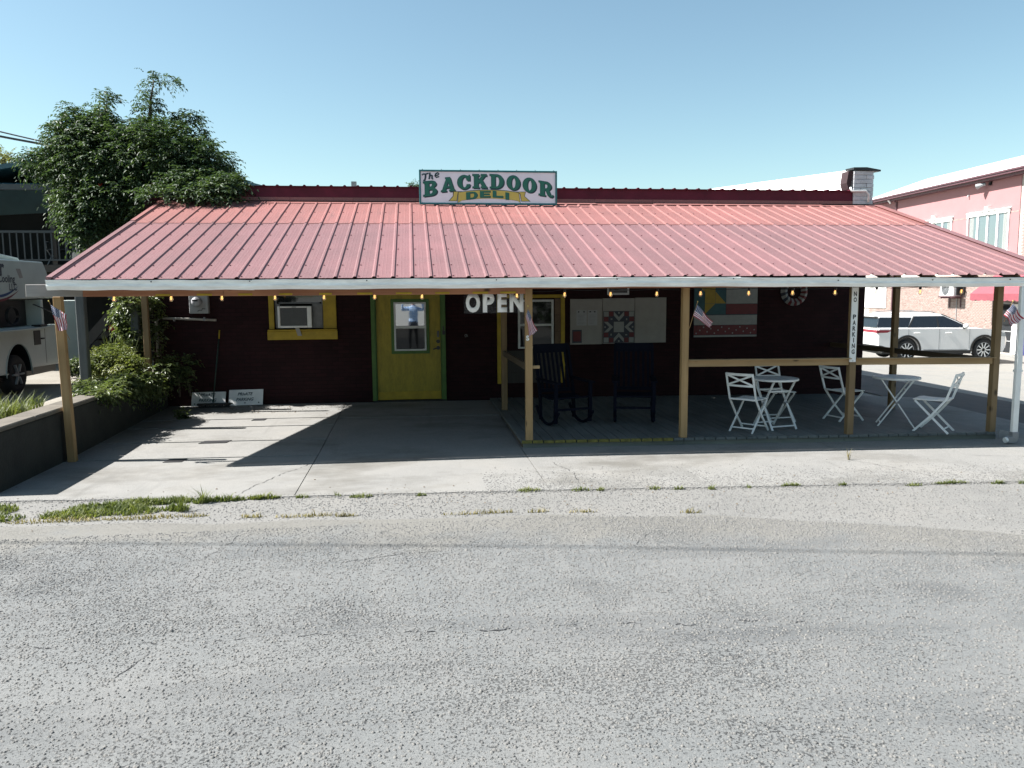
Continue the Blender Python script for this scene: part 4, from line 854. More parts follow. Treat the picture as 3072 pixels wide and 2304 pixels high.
# ================================================================ small flags
def flag(label, base, tip, ht, hb, ft, fb, amp=.018):
    base = Vector(base); tip = Vector(tip); t = thing('small_flag', label, 'flag', base, 'small flags along the porch front')
    mb = MB(); mb.cyl(base, tip, .0038, n=6); mb.build('stick', 'post_wood', t)
    mb = MB(); mb.lathe([(.003, -.01), (.008, 0), (.003, .01)], tip, 'Z', 8); mb.build('finial', 'sign_gold', t)
    nu, nv = 24, 14; V = []; UV = []
    for j in range(nv+1):
        v = j/nv
        for i in range(nu+1):
            u = i/nu; p = ht*(1-u)*v+hb*(1-u)*(1-v)+ft*u*v+fb*u*(1-v)
            p = p+Vector((math.sin(u*5+v*2)*.008*u, -math.sin(v*11+u*2.5)*amp*(.25+u*.75)-.02*math.sin(u*6), math.sin(v*7)*.006*u)); V.append(p); UV.append((u, v))
    F = [(j*(nu+1)+i, j*(nu+1)+i+1, (j+1)*(nu+1)+i+1, (j+1)*(nu+1)+i) for j in range(nv) for i in range(nu)]
    me = bpy.data.meshes.new('cloth'); me.from_pydata(V, [], F); uvl = me.uv_layers.new(name='UVMap')
    for lp in me.loops: uvl.data[lp.index].uv = UV[lp.vertex_index]
    link('cloth', me, 'flag_cloth', t, smooth=True)
for lb, Y, yb, tip, base, q in (
    ('small flag on the leftmost post by the retaining wall', .13, .27, (146, 903), (210, 1020), ((151, 913), (200, 944), (174, 993), (203, 990))),
    ('small flag on the pine post beside the OPEN letters', .13, .27, (1584, 918), (1586, 975), ((1584, 927), (1577, 951), (1611, 991), (1590, 1012))),
    ('small flag on the pine post beside the teal and red painted board', .13, .28, (2093, 905), (2068, 985), ((2092, 914), (2079, 948), (2137, 966), (2132, 985))),
    ('small flag on the white downspout at the right corner', -.2, -.1, (3039, 903), (3012, 965), ((3038, 911), (3010, 945), (3071, 956), (3037, 980)))):
    flag(lb, pixel(*base, yb), pixel(*tip, Y), *[pixel(*c_, Y) for c_ in q])

# ================================================================ string lights
sl = thing('string_lights', 'string of lit bare bulbs hung along the porch beam', 'string lights', (6, 0.33, 2.03))
BX = [0.33, 0.99, 1.57, 2.20, 2.79, 3.42, 4.01, 5.22, 5.83, 6.43, 7.06, 7.65, 8.31, 8.92, 9.52, 10.11, 10.74, 11.35]
BZ = lambda x: 1.985 if x < 5.3 else 1.995
pts = []
for a, b in zip(BX, BX[1:]):
    for j in range(4):
        t = j/4; pts.append((a+(b-a)*t, 0.33, BZ(a)+0.052-0.018*math.sin(math.pi*t)))
pts.append((BX[-1], 0.33, BZ(12)+.05)); mb = MB(); mb.tube(pts, 0.004, 5); mb.build('cable', 'black_metal', sl)
for x in BX:
    z = BZ(x); tl = random.uniform(-.012, .012)
    mb = MB(); mb.cyl((x, 0.33, z+.055), (x+tl*.4, 0.33, z+.018), 0.0165, 0.0185, n=10); so = mb.build('socket', 'black_metal', sl)
    mb = MB(); mb.lathe([(.012, .018), (.016, .0), (.024, -.018), (.025, -.032), (.018, -.047), (.005, -.054)], (x+tl, 0.33, z), 'Z', 12); bb = mb.build('bulb', 'bulb_glass', sl, smooth=True)
    mb = MB(); mb.tube([(x+tl-.005, 0.33, z+.01), (x+tl-.008, 0.33, z-.03), (x+tl+.003, 0.33, z-.034), (x+tl+.007, 0.33, z+.01)], 0.0035, 5); mb.build('filament', 'filament', bb)

# ================================================================ boards on the wall
nbd = thing('notice_board', 'grey white three panel board with a star quilt block in its middle', 'notice board', (7.65, WY-.02, 1.05))
for a, b in ((6.745, 7.345), (7.352, 7.955), (7.962, 8.56)):
    mb = MB(); mb.box(a, b, WY-.028, WY-.004, 1.05+(a-6.7)*.012, 1.885+(a-6.7)*.012); mb.build('panel', 'board_white', nbd, bev=.003)
def rect(x0, x1, z0, z1, d, name, mat, parent): flat([[(x0, z0), (x1, z0), (x1, z1), (x0, z1)]], lambda u, v: (u, WY-d, v), name, mat, parent)
for (x0, x1, z0, z1) in ((6.86, 7.05, 1.40, 1.68), (7.075, 7.25, 1.40, 1.68)):
    rect(x0, x1, z0, z1, .031, 'notice_sheet', 'paper', nbd)
    for i in range(7): rect(x0+.02, x1-random.uniform(.02, .06), z0+.03+i*.026, z0+.036+i*.026, .033, 'print_line', 'grey_metal', nbd)
    for xm in (x0+.04, x1-.05):
        mb = MB(); mb.cyl((xm, WY-.03, z1-.03), (xm, WY-.045, z1-.03), .014, n=10); mb.build('magnet', 'black_metal', nbd)
rect(6.78, 6.96, 1.08, 1.32, .031, 'dark_poster', 'quilt_dark', nbd); rect(6.80, 6.94, 1.11, 1.29, .033, 'poster_print', 'quilt_red', nbd)
qx, qz, q = 7.655, 1.365, 0.292
mb = MB(); mb.box(qx-q, qx+q, WY-.040, WY-.029, qz-q, qz+q); qb = mb.build('quilt_block', 'quilt_dark', nbd)
def qp(pts, mat, nm='quilt_patch'): flat([[(qx+a*q, qz+b*q) for a, b in pts]], lambda u, v: (u, WY-.043, v), nm, mat, qb)
e = .97
qp([(-.33, -.33), (.33, -.33), (.33, .33), (-.33, .33)], 'quilt_grey')
for rot in range(4):
    c, s_ = [(1, 0), (0, 1), (-1, 0), (0, -1)][rot]; rr = lambda pts: [(a*c-b*s_, a*s_+b*c) for a, b in pts]
    qp(rr([(-.33, e), (0, .62), (.33, e), (.33, .72), (0, .36), (-.33, .72)]), 'quilt_grey')
    qp(rr([(.66, .66), (e, .66), (e, e), (.66, e)]), 'quilt_grey'); qp(rr([(.36, .68), (.63, .68), (.63, e), (.36, e)]), 'quilt_red'); qp(rr([(.68, .36), (e, .36), (e, .63), (.68, .63)]), 'quilt_red')
    qp(rr([(.46, .42), (.54, .42), (.54, .54), (.46, .54)]), 'quilt_grey'); qp(rr([(-.05, .84), (.05, .84), (.05, .94), (-.05, .94)]), 'quilt_grey')
fb = thing('painted_quilt_board', 'teal yellow and red striped quilt board with star on the back wall', 'painted board', (9.7, WY-.02, 1.15))
mb = MB(); mb.box(9.09, 10.33, WY-.03, WY-.004, 1.15, 2.16); mb.build('panel', 'quilt_dark', fb)
def fr(x0, x1, z0, z1, mat): rect(x0+.004, x1-.004, z0+.004, z1-.004, .033, 'painted_patch', mat, fb)
fr(9.09, 9.71, 1.57, 2.16, 'quilt_teal')
for x0, x1, z0, z1, m_ in ((9.71, 10.33, 1.77, 2.16, 'quilt_grey'), (9.71, 10.33, 1.575, 1.77, 'quilt_red'), (9.09, 10.33, 1.375, 1.565, 'quilt_grey'), (9.09, 10.33, 1.19, 1.375, 'quilt_red'), (9.09, 10.33, 1.15, 1.19, 'quilt_grey')): fr(x0, x1, z0, z1, m_)
for pts in ([(9.30, 1.78), (9.50, 1.78), (9.50, 2.16), (9.30, 2.16)], [(9.30, 1.58), (9.50, 1.775), (9.30, 1.775)], [(9.505, 1.78), (9.71, 1.78), (9.505, 2.0)], [(9.09, 2.16), (9.295, 2.0), (9.295, 2.16)]):
    flat([pts], lambda u, v: (u, WY-.036, v), 'star_patch', 'quilt_yellow', fb)
for i in range(17):
    x, z = 9.14+i*.071, 1.225+((i*7) % 5)*.028; flat([arc(x, z, .014, .014, 0, 315, 7)], lambda u, v: (u, WY-.036, v), 'painted_dot', 'quilt_grey', fb)
wr = thing('ribbon_wreath', 'red white and dark ribbon wreath high on the back wall', 'wreath', (11.05, WY-.06, 1.99))
for i in range(26):
    t = 2*math.pi*i/26; c, s_ = math.cos(t), math.sin(t); m_ = 'quilt_dark' if 100 < math.degrees(t) < 235 and i % 2 else ('quilt_red' if i % 2 else 'quilt_grey')
    t2 = t+.16; r0, r1 = .135, .27
    mb = MB(); p = lambda rr, tt, dd: (11.05+rr*math.cos(tt), WY-.03-dd, 1.99+rr*math.sin(tt))
    mb.add([p(r0, t, 0), p(r0, t+.24, 0), p((r0+r1)/2, t+.05, .06), p((r0+r1)/2, t+.29, .06), p(r1, t+.1, 0), p(r1, t+.36, 0)], [(0, 1, 3, 2), (2, 3, 5, 4), (0, 2, 4), (1, 5, 3), (0, 4, 5, 1)]); mb.build('ribbon', m_, wr)

# ================================================================ NO PARKING board, parking signs, broom
npk = thing('no_parking_sign', 'tall narrow white NO PARKING board fixed to a porch post', 'sign', (9.76, 0.25, 1.03))
mb = MB(); mb.box(9.715, 9.805, 0.252, 0.272, 1.045, 2.09); mb.build('board', 'white_paint', npk, bev=.003)
zz = 1.99
for ch in 'NO  PARKING':
    if ch != ' ': boxtext(ch, 9.737 if ch != 'I' else 9.7525, 9.781 if ch != 'I' else 9.7655, zz-.062, zz, 0.2505, 'letter', 'black_metal', npk, bold=0.04)
    zz -= 0.078 if ch != ' ' else 0.075
for z in (1.06, 2.07):
    mb = MB(); mb.cyl((9.76, .252, z), (9.76, .247, z), .006, n=8); mb.build('screw', 'grey_metal', npk)
def psign(label, x0, x1, z0, z1, tilt):
    t = thing('parking_sign', label, 'sign', ((x0+x1)/2, WY-.16, z0), 'private parking boards on the ground')
    f_ = lambda u, v, d=0.0: (u, WY-.16+ (v-z0)*.45 - d, v+tilt*(u-x0))
    V = [f_(u, v, d) for d in (0, -.015) for u, v in ((x0, z0), (x1, z0), (x1, z1), (x0, z1))]
    mb = MB(); mb.add(V, [(0, 1, 2, 3), (7, 6, 5, 4), (0, 4, 5, 1), (1, 5, 6, 2), (2, 6, 7, 3), (3, 7, 4, 0)]); mb.build('board', 'white_paint', t)
    cx = (x0+x1)/2
    text('PRivATE', .07, lambda u, v: f_(cx+u-.02, z0+.165+v, .003), 'lettering', 'sign_dark', t, bold=.002, shear=.25); text('PARKiNG', .07, lambda u, v: f_(cx+u-.02, z0+.075+v, .003), 'lettering', 'sign_dark', t, bold=.002, shear=.25)
    for u in (.1, .48, .88):
        mb = MB(); q_ = Vector(f_(x0+(x1-x0)*u, z0+.04, .002)); mb.cyl(q_, q_+Vector((0, -.003, 0)), .012, n=8); mb.build('bolt_hole', 'black_metal', t)
psign('white private parking board leaning on the wall, right one of the pair', 0.655, 1.235, 0.085, 0.345, .01)
psign('white private parking board behind the broom, left one of the pair', 0.03, 0.60, 0.085, 0.32, 0.0)
br = thing('push_broom', 'push broom with dark green handle leaning on the burgundy wall', 'broom', (0.42, WY-.3, 0.07))
mb = MB(); mb.tube([(0.42, WY-.26, .14), (0.52, WY-.03, 1.25)], .011, 8); mb.build('handle', 'broom_green', br, smooth=True)
mb = MB(); mb.tube([(0.52, WY-.03, 1.251), (0.534, WY+.0-.015, 1.40)], .0125, 8); mb.build('grip', 'yellow_paint', br, smooth=True)
mb = MB(); mb.box(0.16, 0.72, WY-.30, WY-.235, .115, .15); mb.build('head', 'dark_wood', br, bev=.006)
bl = MB()
for i in range(150):
    x = .17+.54*i/150; y = WY-.295+random.random()*.055; bl.bar((x, y, .117), (x+random.uniform(-.008, .008), y-random.uniform(0, .02), .065), .004, .004)
bo = prop(bl.build('bristles', 'black_metal', br), kind='stuff')

# ================================================================ bistro chairs and tables
def chair(name, label, loc, rot):
    t = thing(name, label, 'chair', loc, 'white folding chairs on the deck', rot)
    W = .195; m_ = 'chair_white'
    for s_ in (-1, 1):
        x = s_*W
        mb = MB(); pts = [(x, .315, .83), (x, .27, .68), (x, .20, .47), (x, .02, .235), (x, -.20, .0)]
        for a, b in zip(pts, pts[1:]): mb.bar(a, b, .016, .028, (0, 1, 0.3))
        mb.build('back_leg', m_, t, world=False)
        x2 = s_*(W-.028); mb = MB(); mb.bar((x2, -.20, .435), (x2, .24, .0), .016, .026, (0, 1, .3)); mb.build('front_leg', m_, t, world=False)
        mb = MB(); mb.bar((x2-.02*s_, -.22, .447), (x2-.02*s_, .20, .452), .02, .016); mb.build('seat_rail', m_, t, world=False)
    mb = MB()
    for i in range(8):
        a, b = -W+2*W*i/8, -W+2*W*(i+1)/8; f_ = lambda x: .315+.02*(1-(x/W)**2)
        mb.bar((a, f_(a), .815), (b, f_(b), .815), .016, .035)
    mb.build('top_rail', m_, t, world=False)
    mb = MB()
    for i in range(8):
        a, b = -W+2*W*i/8, -W+2*W*(i+1)/8; f_ = lambda x: .26+.02*(1-(x/W)**2)
        mb.bar((a, f_(a), .655), (b, f_(b), .655), .014, .026)
    mb.build('lower_rail', m_, t, world=False)
    mb = MB(); mb.bar((-W+.01, .268, .665), (W-.01, .318, .805), .010, .024); mb.build('cross_brace', m_, t, world=False)
    mb = MB(); mb.bar((W-.01, .282, .665), (-W+.01, .330, .805), .010, .024); mb.build('cross_brace', m_, t, world=False)
    for i in range(5):
        x = -.15+i*.075; mb = MB(); p = [(x, .20, .468), (x, .08, .452), (x, -.06, .452), (x, -.17, .46), (x, -.225, .452)]
        for a, b in zip(p, p[1:]): mb.bar(a, b, .058, .010)
        mb.build('seat_slat', m_, t, world=False)
    mb = MB(); mb.bar((-W, .205, .46), (W, .205, .46), .014, .02); mb.build('rear_seat_rail', m_, t, world=False)
    mb = MB(); mb.bar((-W, -.14, .065), (W, -.14, .065), .012, .018); mb.build('stretcher', m_, t, world=False)
    mb = MB(); mb.bar((-W+.03, .18, .06), (W-.03, .18, .06), .012, .018); mb.build('stretcher', m_, t, world=False)
    return t
dk = lambda x: 0.10+gz(x)
chair('folding_chair', 'white folding chair with its cross back turned to us, left of the left table', (8.53, .74, dk(8.55)), R(130))
chair('folding_chair', 'white folding chair behind the left round table', (9.32, 1.55, dk(9.3)), R(6))
chair('folding_chair', 'white folding chair partly behind the NO PARKING post', (10.40, 1.55, dk(10.4)), R(104))
chair('folding_chair', 'white folding chair to the right of the right table', (11.12, .47, dk(11.1)), R(222))
def table(label, loc, rot):
    t = thing('bistro_table', label, 'table', loc, 'white round tables on the deck', rot); m_ = 'chair_white'
    mb = MB(); mb.lathe([(.31, .685), (.322, .69), (.322, .712), (.315, .716), (.02, .716)], (0, 0, 0), 'Z', 36); mb.build('table_top', m_, t, world=False)
    for s_ in (-1, 1):
        mb = MB(); mb.bar((s_*.20, .21, .685), (s_*.20, -.24, 0), .018, .024, (1, 0, 0)); mb.build('leg', m_, t, world=False)
        mb = MB(); mb.bar((s_*.175, -.21, .685), (s_*.175, .24, 0), .018, .024, (1, 0, 0)); mb.build('leg', m_, t, world=False)
        mb = MB(); mb.bar((s_*.187, -.018, .36), (s_*.187, .018, .34), .05, .03); mb.build('pivot', 'grey_metal', t, world=False)
    for y, z, w_ in ((-.205, .05, .20), (.205, .05, .175), (-.115, .535, .175), (.12, .54, .2)):
        mb = MB(); mb.bar((-w_, y, z), (w_, y, z), .014, .018); mb.build('stretcher', m_, t, world=False)
    return t
table('white round folding table on the deck, the left one of two', (9.0, .95, dk(9.0)), R(12))
table('white round folding table on the deck, the right one of two', (10.88, .98, dk(10.9)), R(62))
def rocker(label, loc, rot):
    t = thing('rocking_chair', label, 'rocking chair', loc, 'dark rocking chairs in the porch shade', rot); m_ = 'navy_paint'
    for s_ in (-1, 1):
        x = s_*.28
        mb = MB(); mb.tube([(x, .45*math.sin(R(a)), .62-.60*math.cos(R(a))) for a in range(-48, 62, 10)], .022, 6); mb.build('runner', m_, t, world=False)
        mb = MB(); mb.bar((x, -.24, .06), (x, -.26, .62), .045, .045, (0, 1, 0)); mb.build('front_leg', m_, t, world=False)
        mb = MB(); mb.bar((x, .22, .06), (x, .24, .44), .04, .04, (0, 1, 0)); mb.bar((x, .24, .44), (x, .42, 1.12), .04, .04, (0, 1, 0)); mb.build('back_post', m_, t, world=False)
        mb = MB(); mb.bar((x, -.32, .635), (x, .30, .655), .09, .022); mb.build('arm', m_, t, world=False)
    for i in range(7):
        mb = MB(); x = -.22+i*.073; mb.bar((x, .255, .46), (x, .405, 1.05), .035, .012, (0, 1, 0)); mb.build('back_slat', m_, t, world=False)
    mb = MB(); mb.bar((-.29, .42, 1.09), (.29, .42, 1.09), .03, .13); mb.build('head_rail', m_, t, world=False)
    mb = MB(); mb.bar((-.27, .26, .48), (.27, .26, .48), .03, .05); mb.build('lower_rail', m_, t, world=False)
    for i in range(6):
        y = -.24+i*.085; mb = MB(); mb.bar((-.27, y, .42-.03*math.sin(i*.6)), (.27, y, .42-.03*math.sin(i*.6)), .075, .018); mb.build('seat_slat', m_, t, world=False)
    mb = MB(); mb.bar((-.27, -.25, .25), (.27, -.25, .25), .025, .03); mb.build('stretcher', m_, t, world=False)
rocker('dark blue rocking chair in shade under the second window', (6.06, 1.55, dk(6.1)), R(18))
rocker('dark blue rocking chair in shade under the notice board', (7.12, 1.62, dk(7.1)), R(-14))

# ================================================================ foliage
def leaf_mesh(name, B, D, N, L, W):
    """one folded four-point leaf per row"""
    S_ = np.cross(D, N); S_ /= np.linalg.norm(S_, axis=1, keepdims=True)+1e-9; U = np.cross(S_, D)
    mid = B+D*(L*0.42)[:, None]; tip = B+D*L[:, None]-U*(L*0.12)[:, None]
    l = mid+S_*(W*.5)[:, None]+U*(W*.18)[:, None]; r = mid-S_*(W*.5)[:, None]+U*(W*.18)[:, None]
    v = np.stack([B, l, tip, r], 1).reshape(-1, 3); n = len(B)
    f = (np.array([[0, 1, 2], [0, 2, 3]])[None]+np.arange(n)[:, None, None]*4).reshape(-1, 3)
    return np_mesh(name, v, f)
def unit(a): return a/(np.linalg.norm(a, axis=1, keepdims=True)+1e-9)
def sprays(P, D, length, nl, ll, lw, droop=0.5, bare=0.1):
    """pinnate sprays: leaflets in pairs along a drooping stalk"""
    n = len(P); D = unit(D); up = np.tile([0, 0, 1.0], (n, 1)); S_ = unit(np.cross(D, up)+1e-4)
    Bs, Ds, Ns, Ls = [], [], [], []
    length = length*RNG.uniform(.6, 1.25, n)
    for j in range(nl):
        t = bare+(1-bare)*j/(nl-1); c = P+D*(length*t)[:, None]; c[:, 2] -= droop*length*t*t
        tang = D.copy(); tang[:, 2] -= 2*droop*t; tang = unit(tang)
        for s_ in ((-1, 1) if j < nl-1 else (0,)):
            d = unit(tang*(0.45 if s_ else 1)+S_*s_*0.95+RNG.normal(0, .18, (n, 3))-up*.25)
            Bs.append(c); Ds.append(d); Ns.append(unit(up+RNG.normal(0, .35, (n, 3)))); Ls.append(ll*RNG.uniform(.65, 1.2, n)*(1-.3*abs(t-.5)))
    L = np.concatenate(Ls); return np.concatenate(Bs), np.concatenate(Ds), np.concatenate(Ns), L, L*lw
def in_ellipsoids(ells, n, bias=3.2):
    ells = np.array(ells, float); wt = (ells[:, 3]*ells[:, 4]*ells[:, 5])**(2/3); k = RNG.choice(len(ells), n, p=wt/wt.sum())
    d = unit(RNG.normal(0, 1, (n, 3))); r = RNG.random(n)**(1/bias); r *= RNG.uniform(.86, 1.1, n)
    return ells[k, :3]+d*r[:, None]*ells[k, 3:], d
def pell(x, y, rx, ry, Y, dep):
    c = pixel(x, y, Y); sc_ = (pixel(x+100, y, Y)-c).length/100; return (c.x, c.y, c.z, rx*sc_, dep, ry*sc_)
# --- big vine-covered tree behind the porch roof
tr = thing('vine_tree', 'dense dark green leafy tree rising behind the left end of the roof', 'tree', (-0.9, 6.0, 0.3))
mb = MB(); mb.tube([(-0.9, 6.0, .1), (-0.85, 5.95, 1.2), (-0.95, 5.9, 2.4), (-0.8, 5.8, 3.4), (-0.7, 5.7, 4.2)], [.15, .12, .11, .09, .06], 10)
limbs = [[(-.95, 5.9, 2.4), (-1.6, 5.8, 3.2), (-2.2, 5.7, 3.8)], [(-.8, 5.8, 3.4), (0, 5.6, 3.9), (.5, 5.5, 4.1)], [(-.85, 5.8, 3.0), (-1.3, 5.9, 4.0), (-1.5, 5.8, 4.6)]]
for pts_ in ([(330, 480), (450, 360), (452, 300), (462, 240)], [(300, 480), (310, 380), (322, 300)], [(420, 480), (520, 400), (575, 352)]): limbs.append([tuple(pixel(a, b, 5.8)) for a, b in pts_])
for p in limbs: mb.tube(p, [.05-.042*i/(len(p)-1) for i in range(len(p))], 7)
mb.build('trunk', 'bark', tr, smooth=True)
E_ = [pell(330, 500, 165, 125, 5.8, .9), pell(480, 480, 150, 110, 5.7, .9), pell(590, 520, 110, 95, 5.5, .7), pell(250, 425, 90, 75, 5.8, .6), pell(400, 590, 180, 60, 5.5, .75), pell(275, 640, 75, 70, 5.3, .5),
      pell(150, 490, 70, 32, 5.7, .4), pell(320, 330, 14, 35, 5.8, .15), pell(300, 380, 45, 32, 5.8, .35), pell(452, 330, 12, 50, 5.8, .12), pell(440, 395, 45, 32, 5.8, .35), pell(550, 360, 30, 12, 5.8, .15), pell(650, 560, 75, 50, 5.3, .5), pell(215, 350, 18, 14, 5.8, .15), pell(230, 600, 55, 70, 5.4, .4), pell(600, 405, 10, 18, 5.7, .1), pell(705, 600, 35, 16, 4.9, .2), pell(260, 700, 30, 35, 5.0, .25), pell(520, 600, 110, 38, 4.55, .45), pell(640, 590, 75, 32, 4.5, .4), pell(430, 620, 60, 26, 4.4, .4), pell(690, 560, 40, 30, 4.6, .3), pell(580, 560, 90, 40, 4.9, .5)]
P, D = in_ellipsoids(E_, 12000)
D = D+np.array([0, -.15, .25])+RNG.normal(0, .45, D.shape)
roofm = (P[:, 1] < 4.6) & (P[:, 2] < 2.3+.304*P[:, 1]); P, D = P[~roofm], D[~roofm]
link('crown', leaf_mesh('crown', *sprays(P, D, .26, 5, .085, .42, .45)), 'leaf_tree', tr)
shoot = []
for (x, y) in [(443, 250), (450, 228), (455, 300), (445, 330), (420, 310), (470, 320), (465, 222), (490, 240), (515, 238), (528, 243), (430, 275), (320, 275), (335, 290), (300, 285), (290, 330), (270, 320), (200, 318), (215, 330), (585, 345), (598, 347), (560, 340), (540, 350), (608, 395)]:
    p = pixel(x, y, 5.8); shoot += [(p.x+random.gauss(0, .03), p.y+random.gauss(0, .05), p.z+random.gauss(0, .03)) for _ in range(9)]
SP = np.array(shoot); link('top_shoots', leaf_mesh('top_shoots', *sprays(SP, RNG.normal(0, 1, SP.shape)+np.array([.2, 0, .2]), .20, 5, .075, .36, .5)), 'leaf_tree', tr)
fl = MB()
for (x, y) in [(740, 587), (600, 630), (745, 590), (560, 648), (300, 560)]:
    p = pixel(x, y, 5.0); fl.lathe([(.008, 0), (.02, .02), (.045, .05), (.01, .052)], p, 'Z', 7)
fl.build('trumpet_flowers', 'flower_red', tr)
# --- shrubs and vines along the retaining wall
def shrub(name, label, ells, n, mat, ll=.06, ln=.16, lw=.5, cat='shrub', stem=None, nl=4):
    c = ells[0]; t = thing(name, label, cat, (c[0], c[1], bank_z(min(c[0], -.7), c[1])))
    P, D = in_ellipsoids(ells, n, 2.4); D = D+np.array([0, 0, .35])+RNG.normal(0, .4, D.shape)
    link('foliage', leaf_mesh('foliage', *sprays(P, D, ln, nl, ll, lw, .35)), mat, t)
    for e_ in ells:
        mb = MB(); b = Vector((e_[0]+random.uniform(-.1, .1), e_[1], max(bank_z(min(e_[0], -.7), e_[1]), e_[2]-e_[5]*1.2) if stem is None else stem)); mb.tube([b, Vector(e_[:3])*.5+b*.5+Vector((random.uniform(-.05, .05), 0, 0)), Vector(e_[:3])], [.014, .01, .005], 5)
        mb.build('stem', 'bark', t)
    return t
shrub('leafy_shrub', 'rounded light green shrub between the two grey posts', [pell(335, 1090, 62, 52, 3.2, .4), pell(390, 1110, 45, 42, 3.0, .3), pell(300, 1100, 30, 38, 3.1, .25)], 1500, 'leaf_shrub', .055, .14)
shrub('climbing_vine', 'green vine climbing the grey post that carries the floodlight', [pell(385, 960, 30, 45, 4.4, .25), pell(395, 905, 38, 22, 4.2, .3), pell(460, 915, 14, 30, 4.4, .12), pell(405, 1020, 26, 60, 4.3, .25), pell(365, 945, 22, 22, 4.4, .15), pell(395, 1060, 30, 30, 4.2, .2)], 800, 'leaf_vine', .085, .17, cat='vine')
shrub('trailing_vine', 'bright green vine trailing over the retaining wall cap', [pell(370, 1150, 55, 18, 2.6, .3), pell(420, 1155, 40, 25, 2.8, .3), pell(300, 1182, 45, 8, 1.6, .15), pell(258, 1165, 20, 14, 2.0, .15), pell(340, 1180, 25, 14, 2.0, .12)], 760, 'leaf_vine', .08, .16, cat='vine')
shrub('wall_vine', 'pale green vine spilling along the burgundy wall below the pipe', [pell(490, 1105, 38, 26, 4.0, .2), pell(545, 1090, 34, 22, 4.2, .2), pell(470, 1150, 18, 40, 3.9, .15), pell(530, 1120, 25, 14, 4.1, .15), pell(475, 1000, 16, 60, 4.35, .1), pell(560, 1140, 12, 20, 4.2, .08)], 260, 'leaf_vine', .085, .17, cat='vine', stem=.3)
shrub('hanging_vine', 'sparse dark vine hanging down the face of the retaining wall', [pell(430, 1190, 30, 14, 3.3, .12), pell(480, 1180, 20, 20, 3.7, .12), pell(400, 1205, 20, 10, 3.0, .1)], 120, 'leaf_vine', .05, .12, cat='vine')
shrub('ground_weed', 'low leafy weed where the retaining wall meets the slab', [(0.13, 3.35, .12, .10, .08, .06), (0.2, 3.3, .10, .07, .06, .04)], 30, 'leaf_vine', .07, .1, cat='weed', stem=.06)
shrub('left_bank_shrub', 'small pale shrub beyond the leftmost post', [pell(245, 1095, 28, 22, 4.5, .25), pell(225, 1110, 18, 14, 4.5, .2)], 300, 'leaf_vine', .055, .14)
ir = thing('iris_clump', 'clump of upright sword leaves above the light green shrub', 'plant', (-.9, 3.6, .5))
V = []; F = []
for i in range(60):
    p = pixel(random.uniform(315, 400), random.uniform(1040, 1060), 3.5); a = random.gauss(0, .35); h = random.uniform(.1, .28); k = len(V); V += [(p.x-.012, p.y, p.z-.1), (p.x+.012, p.y, p.z-.1), (p.x+a*h, p.y+random.gauss(0, .05), p.z+h)]; F += [(k, k+1, k+2)]
me = bpy.data.meshes.new('blades'); me.from_pydata(V, [], F); link('blades', me, 'leaf_shrub', ir)
rf = thing('red_flower', 'single red flower on a thin stem in front of the dark house', 'flower', (pixel(340, 985, 5).x, 5, .4))
p = pixel(338, 985, 5.0); mb = MB(); mb.tube([(p.x, 5, .4), (p.x+.02, 5, (p.z+.4)/2), (p.x, 5, p.z)], .006, 5); mb.build('stem', 'leaf_vine', rf)
mb = MB()
for i in range(6):
    t = i*1.047; mb.add([p, p+Vector((.05*math.cos(t), -.02, .05*math.sin(t)+.02)), p+Vector((.07*math.cos(t+.4), -.03, .07*math.sin(t+.4))), p+Vector((.05*math.cos(t+.8), -.02, .05*math.sin(t+.8)))], [(0, 1, 2), (0, 2, 3)])
mb.build('petals', 'flower_red', rf)
# dropped leaves and debris near the slab joint
# --- far trees
def far_tree(label, x, y, Y, rx, ry, n, mat, ll):
    c = pell(x, y, rx, ry, Y, rx*.02); t = thing('far_tree', label, 'tree', (c[0], Y, 0)); e_ = [c, (c[0]+c[3]*.5, c[1], c[2]-c[5]*.4, c[3]*.7, c[3]*.5, c[5]*.7), (c[0]-c[3]*.5, c[1], c[2]-c[5]*.5, c[3]*.6, c[3]*.5, c[5]*.6)]
    P, D = in_ellipsoids(e_, n, 2); link('crown', leaf_mesh('crown', *sprays(P, D, ll*2.5, 4, ll, .6, .3)), mat, t)
    mb = MB(); mb.tube([(c[0], Y, 0), (c[0]+.1, Y, c[2]*.6), (c[0], Y, c[2])], [.25, .18, .05], 8)
    for i in range(5): mb.tube([(c[0], Y, c[2]-c[5]*.9), (c[0]+random.uniform(-1, 1)*c[3]*.5, Y, c[2]), (c[0]+random.uniform(-1, 1)*c[3], Y, c[2]+c[5]*.7)], [.08, .05, .02], 5)
    mb.build('trunk', 'bark', t)
far_tree('hazy yellow green tree top beyond the dark house', 10, 492, 32, 45, 42, 260, 'leaf_far', .16)
far_tree('small dark tree top peeking up left of the roof sign', 1243, 566, 45, 16, 16, 160, 'leaf_tree', .16)

plain('sky_block_leaf', (0.03, 0.055, 0.018), .6, .4, 1.5)
# unseen woods behind the viewer, added to block low sky and darken the porch
n = 5000; X = RNG.uniform(-40, 50, n); X = X[(X < -3) | (X > 11)]; n = len(X); Zt = 6.5+1.6*np.sin(X*.31)+1.2*np.sin(X*.83+1)+.8*np.sin(X*1.9); Z = Zt*RNG.random(n)**.8; P = np.stack([X, -29+RNG.normal(0, 1.2, n), Z], -1)
fwd = prop(link('sky_block_woods', leaf_mesh('sky_block_woods', *sprays(P, RNG.normal(0, 1, P.shape)+np.array([0, .6, .3]), .7, 3, .7, .6, .3)), 'sky_block_leaf'), 'unseen leafy woods behind the viewer added to darken the porch', 'woods', kind='stuff')

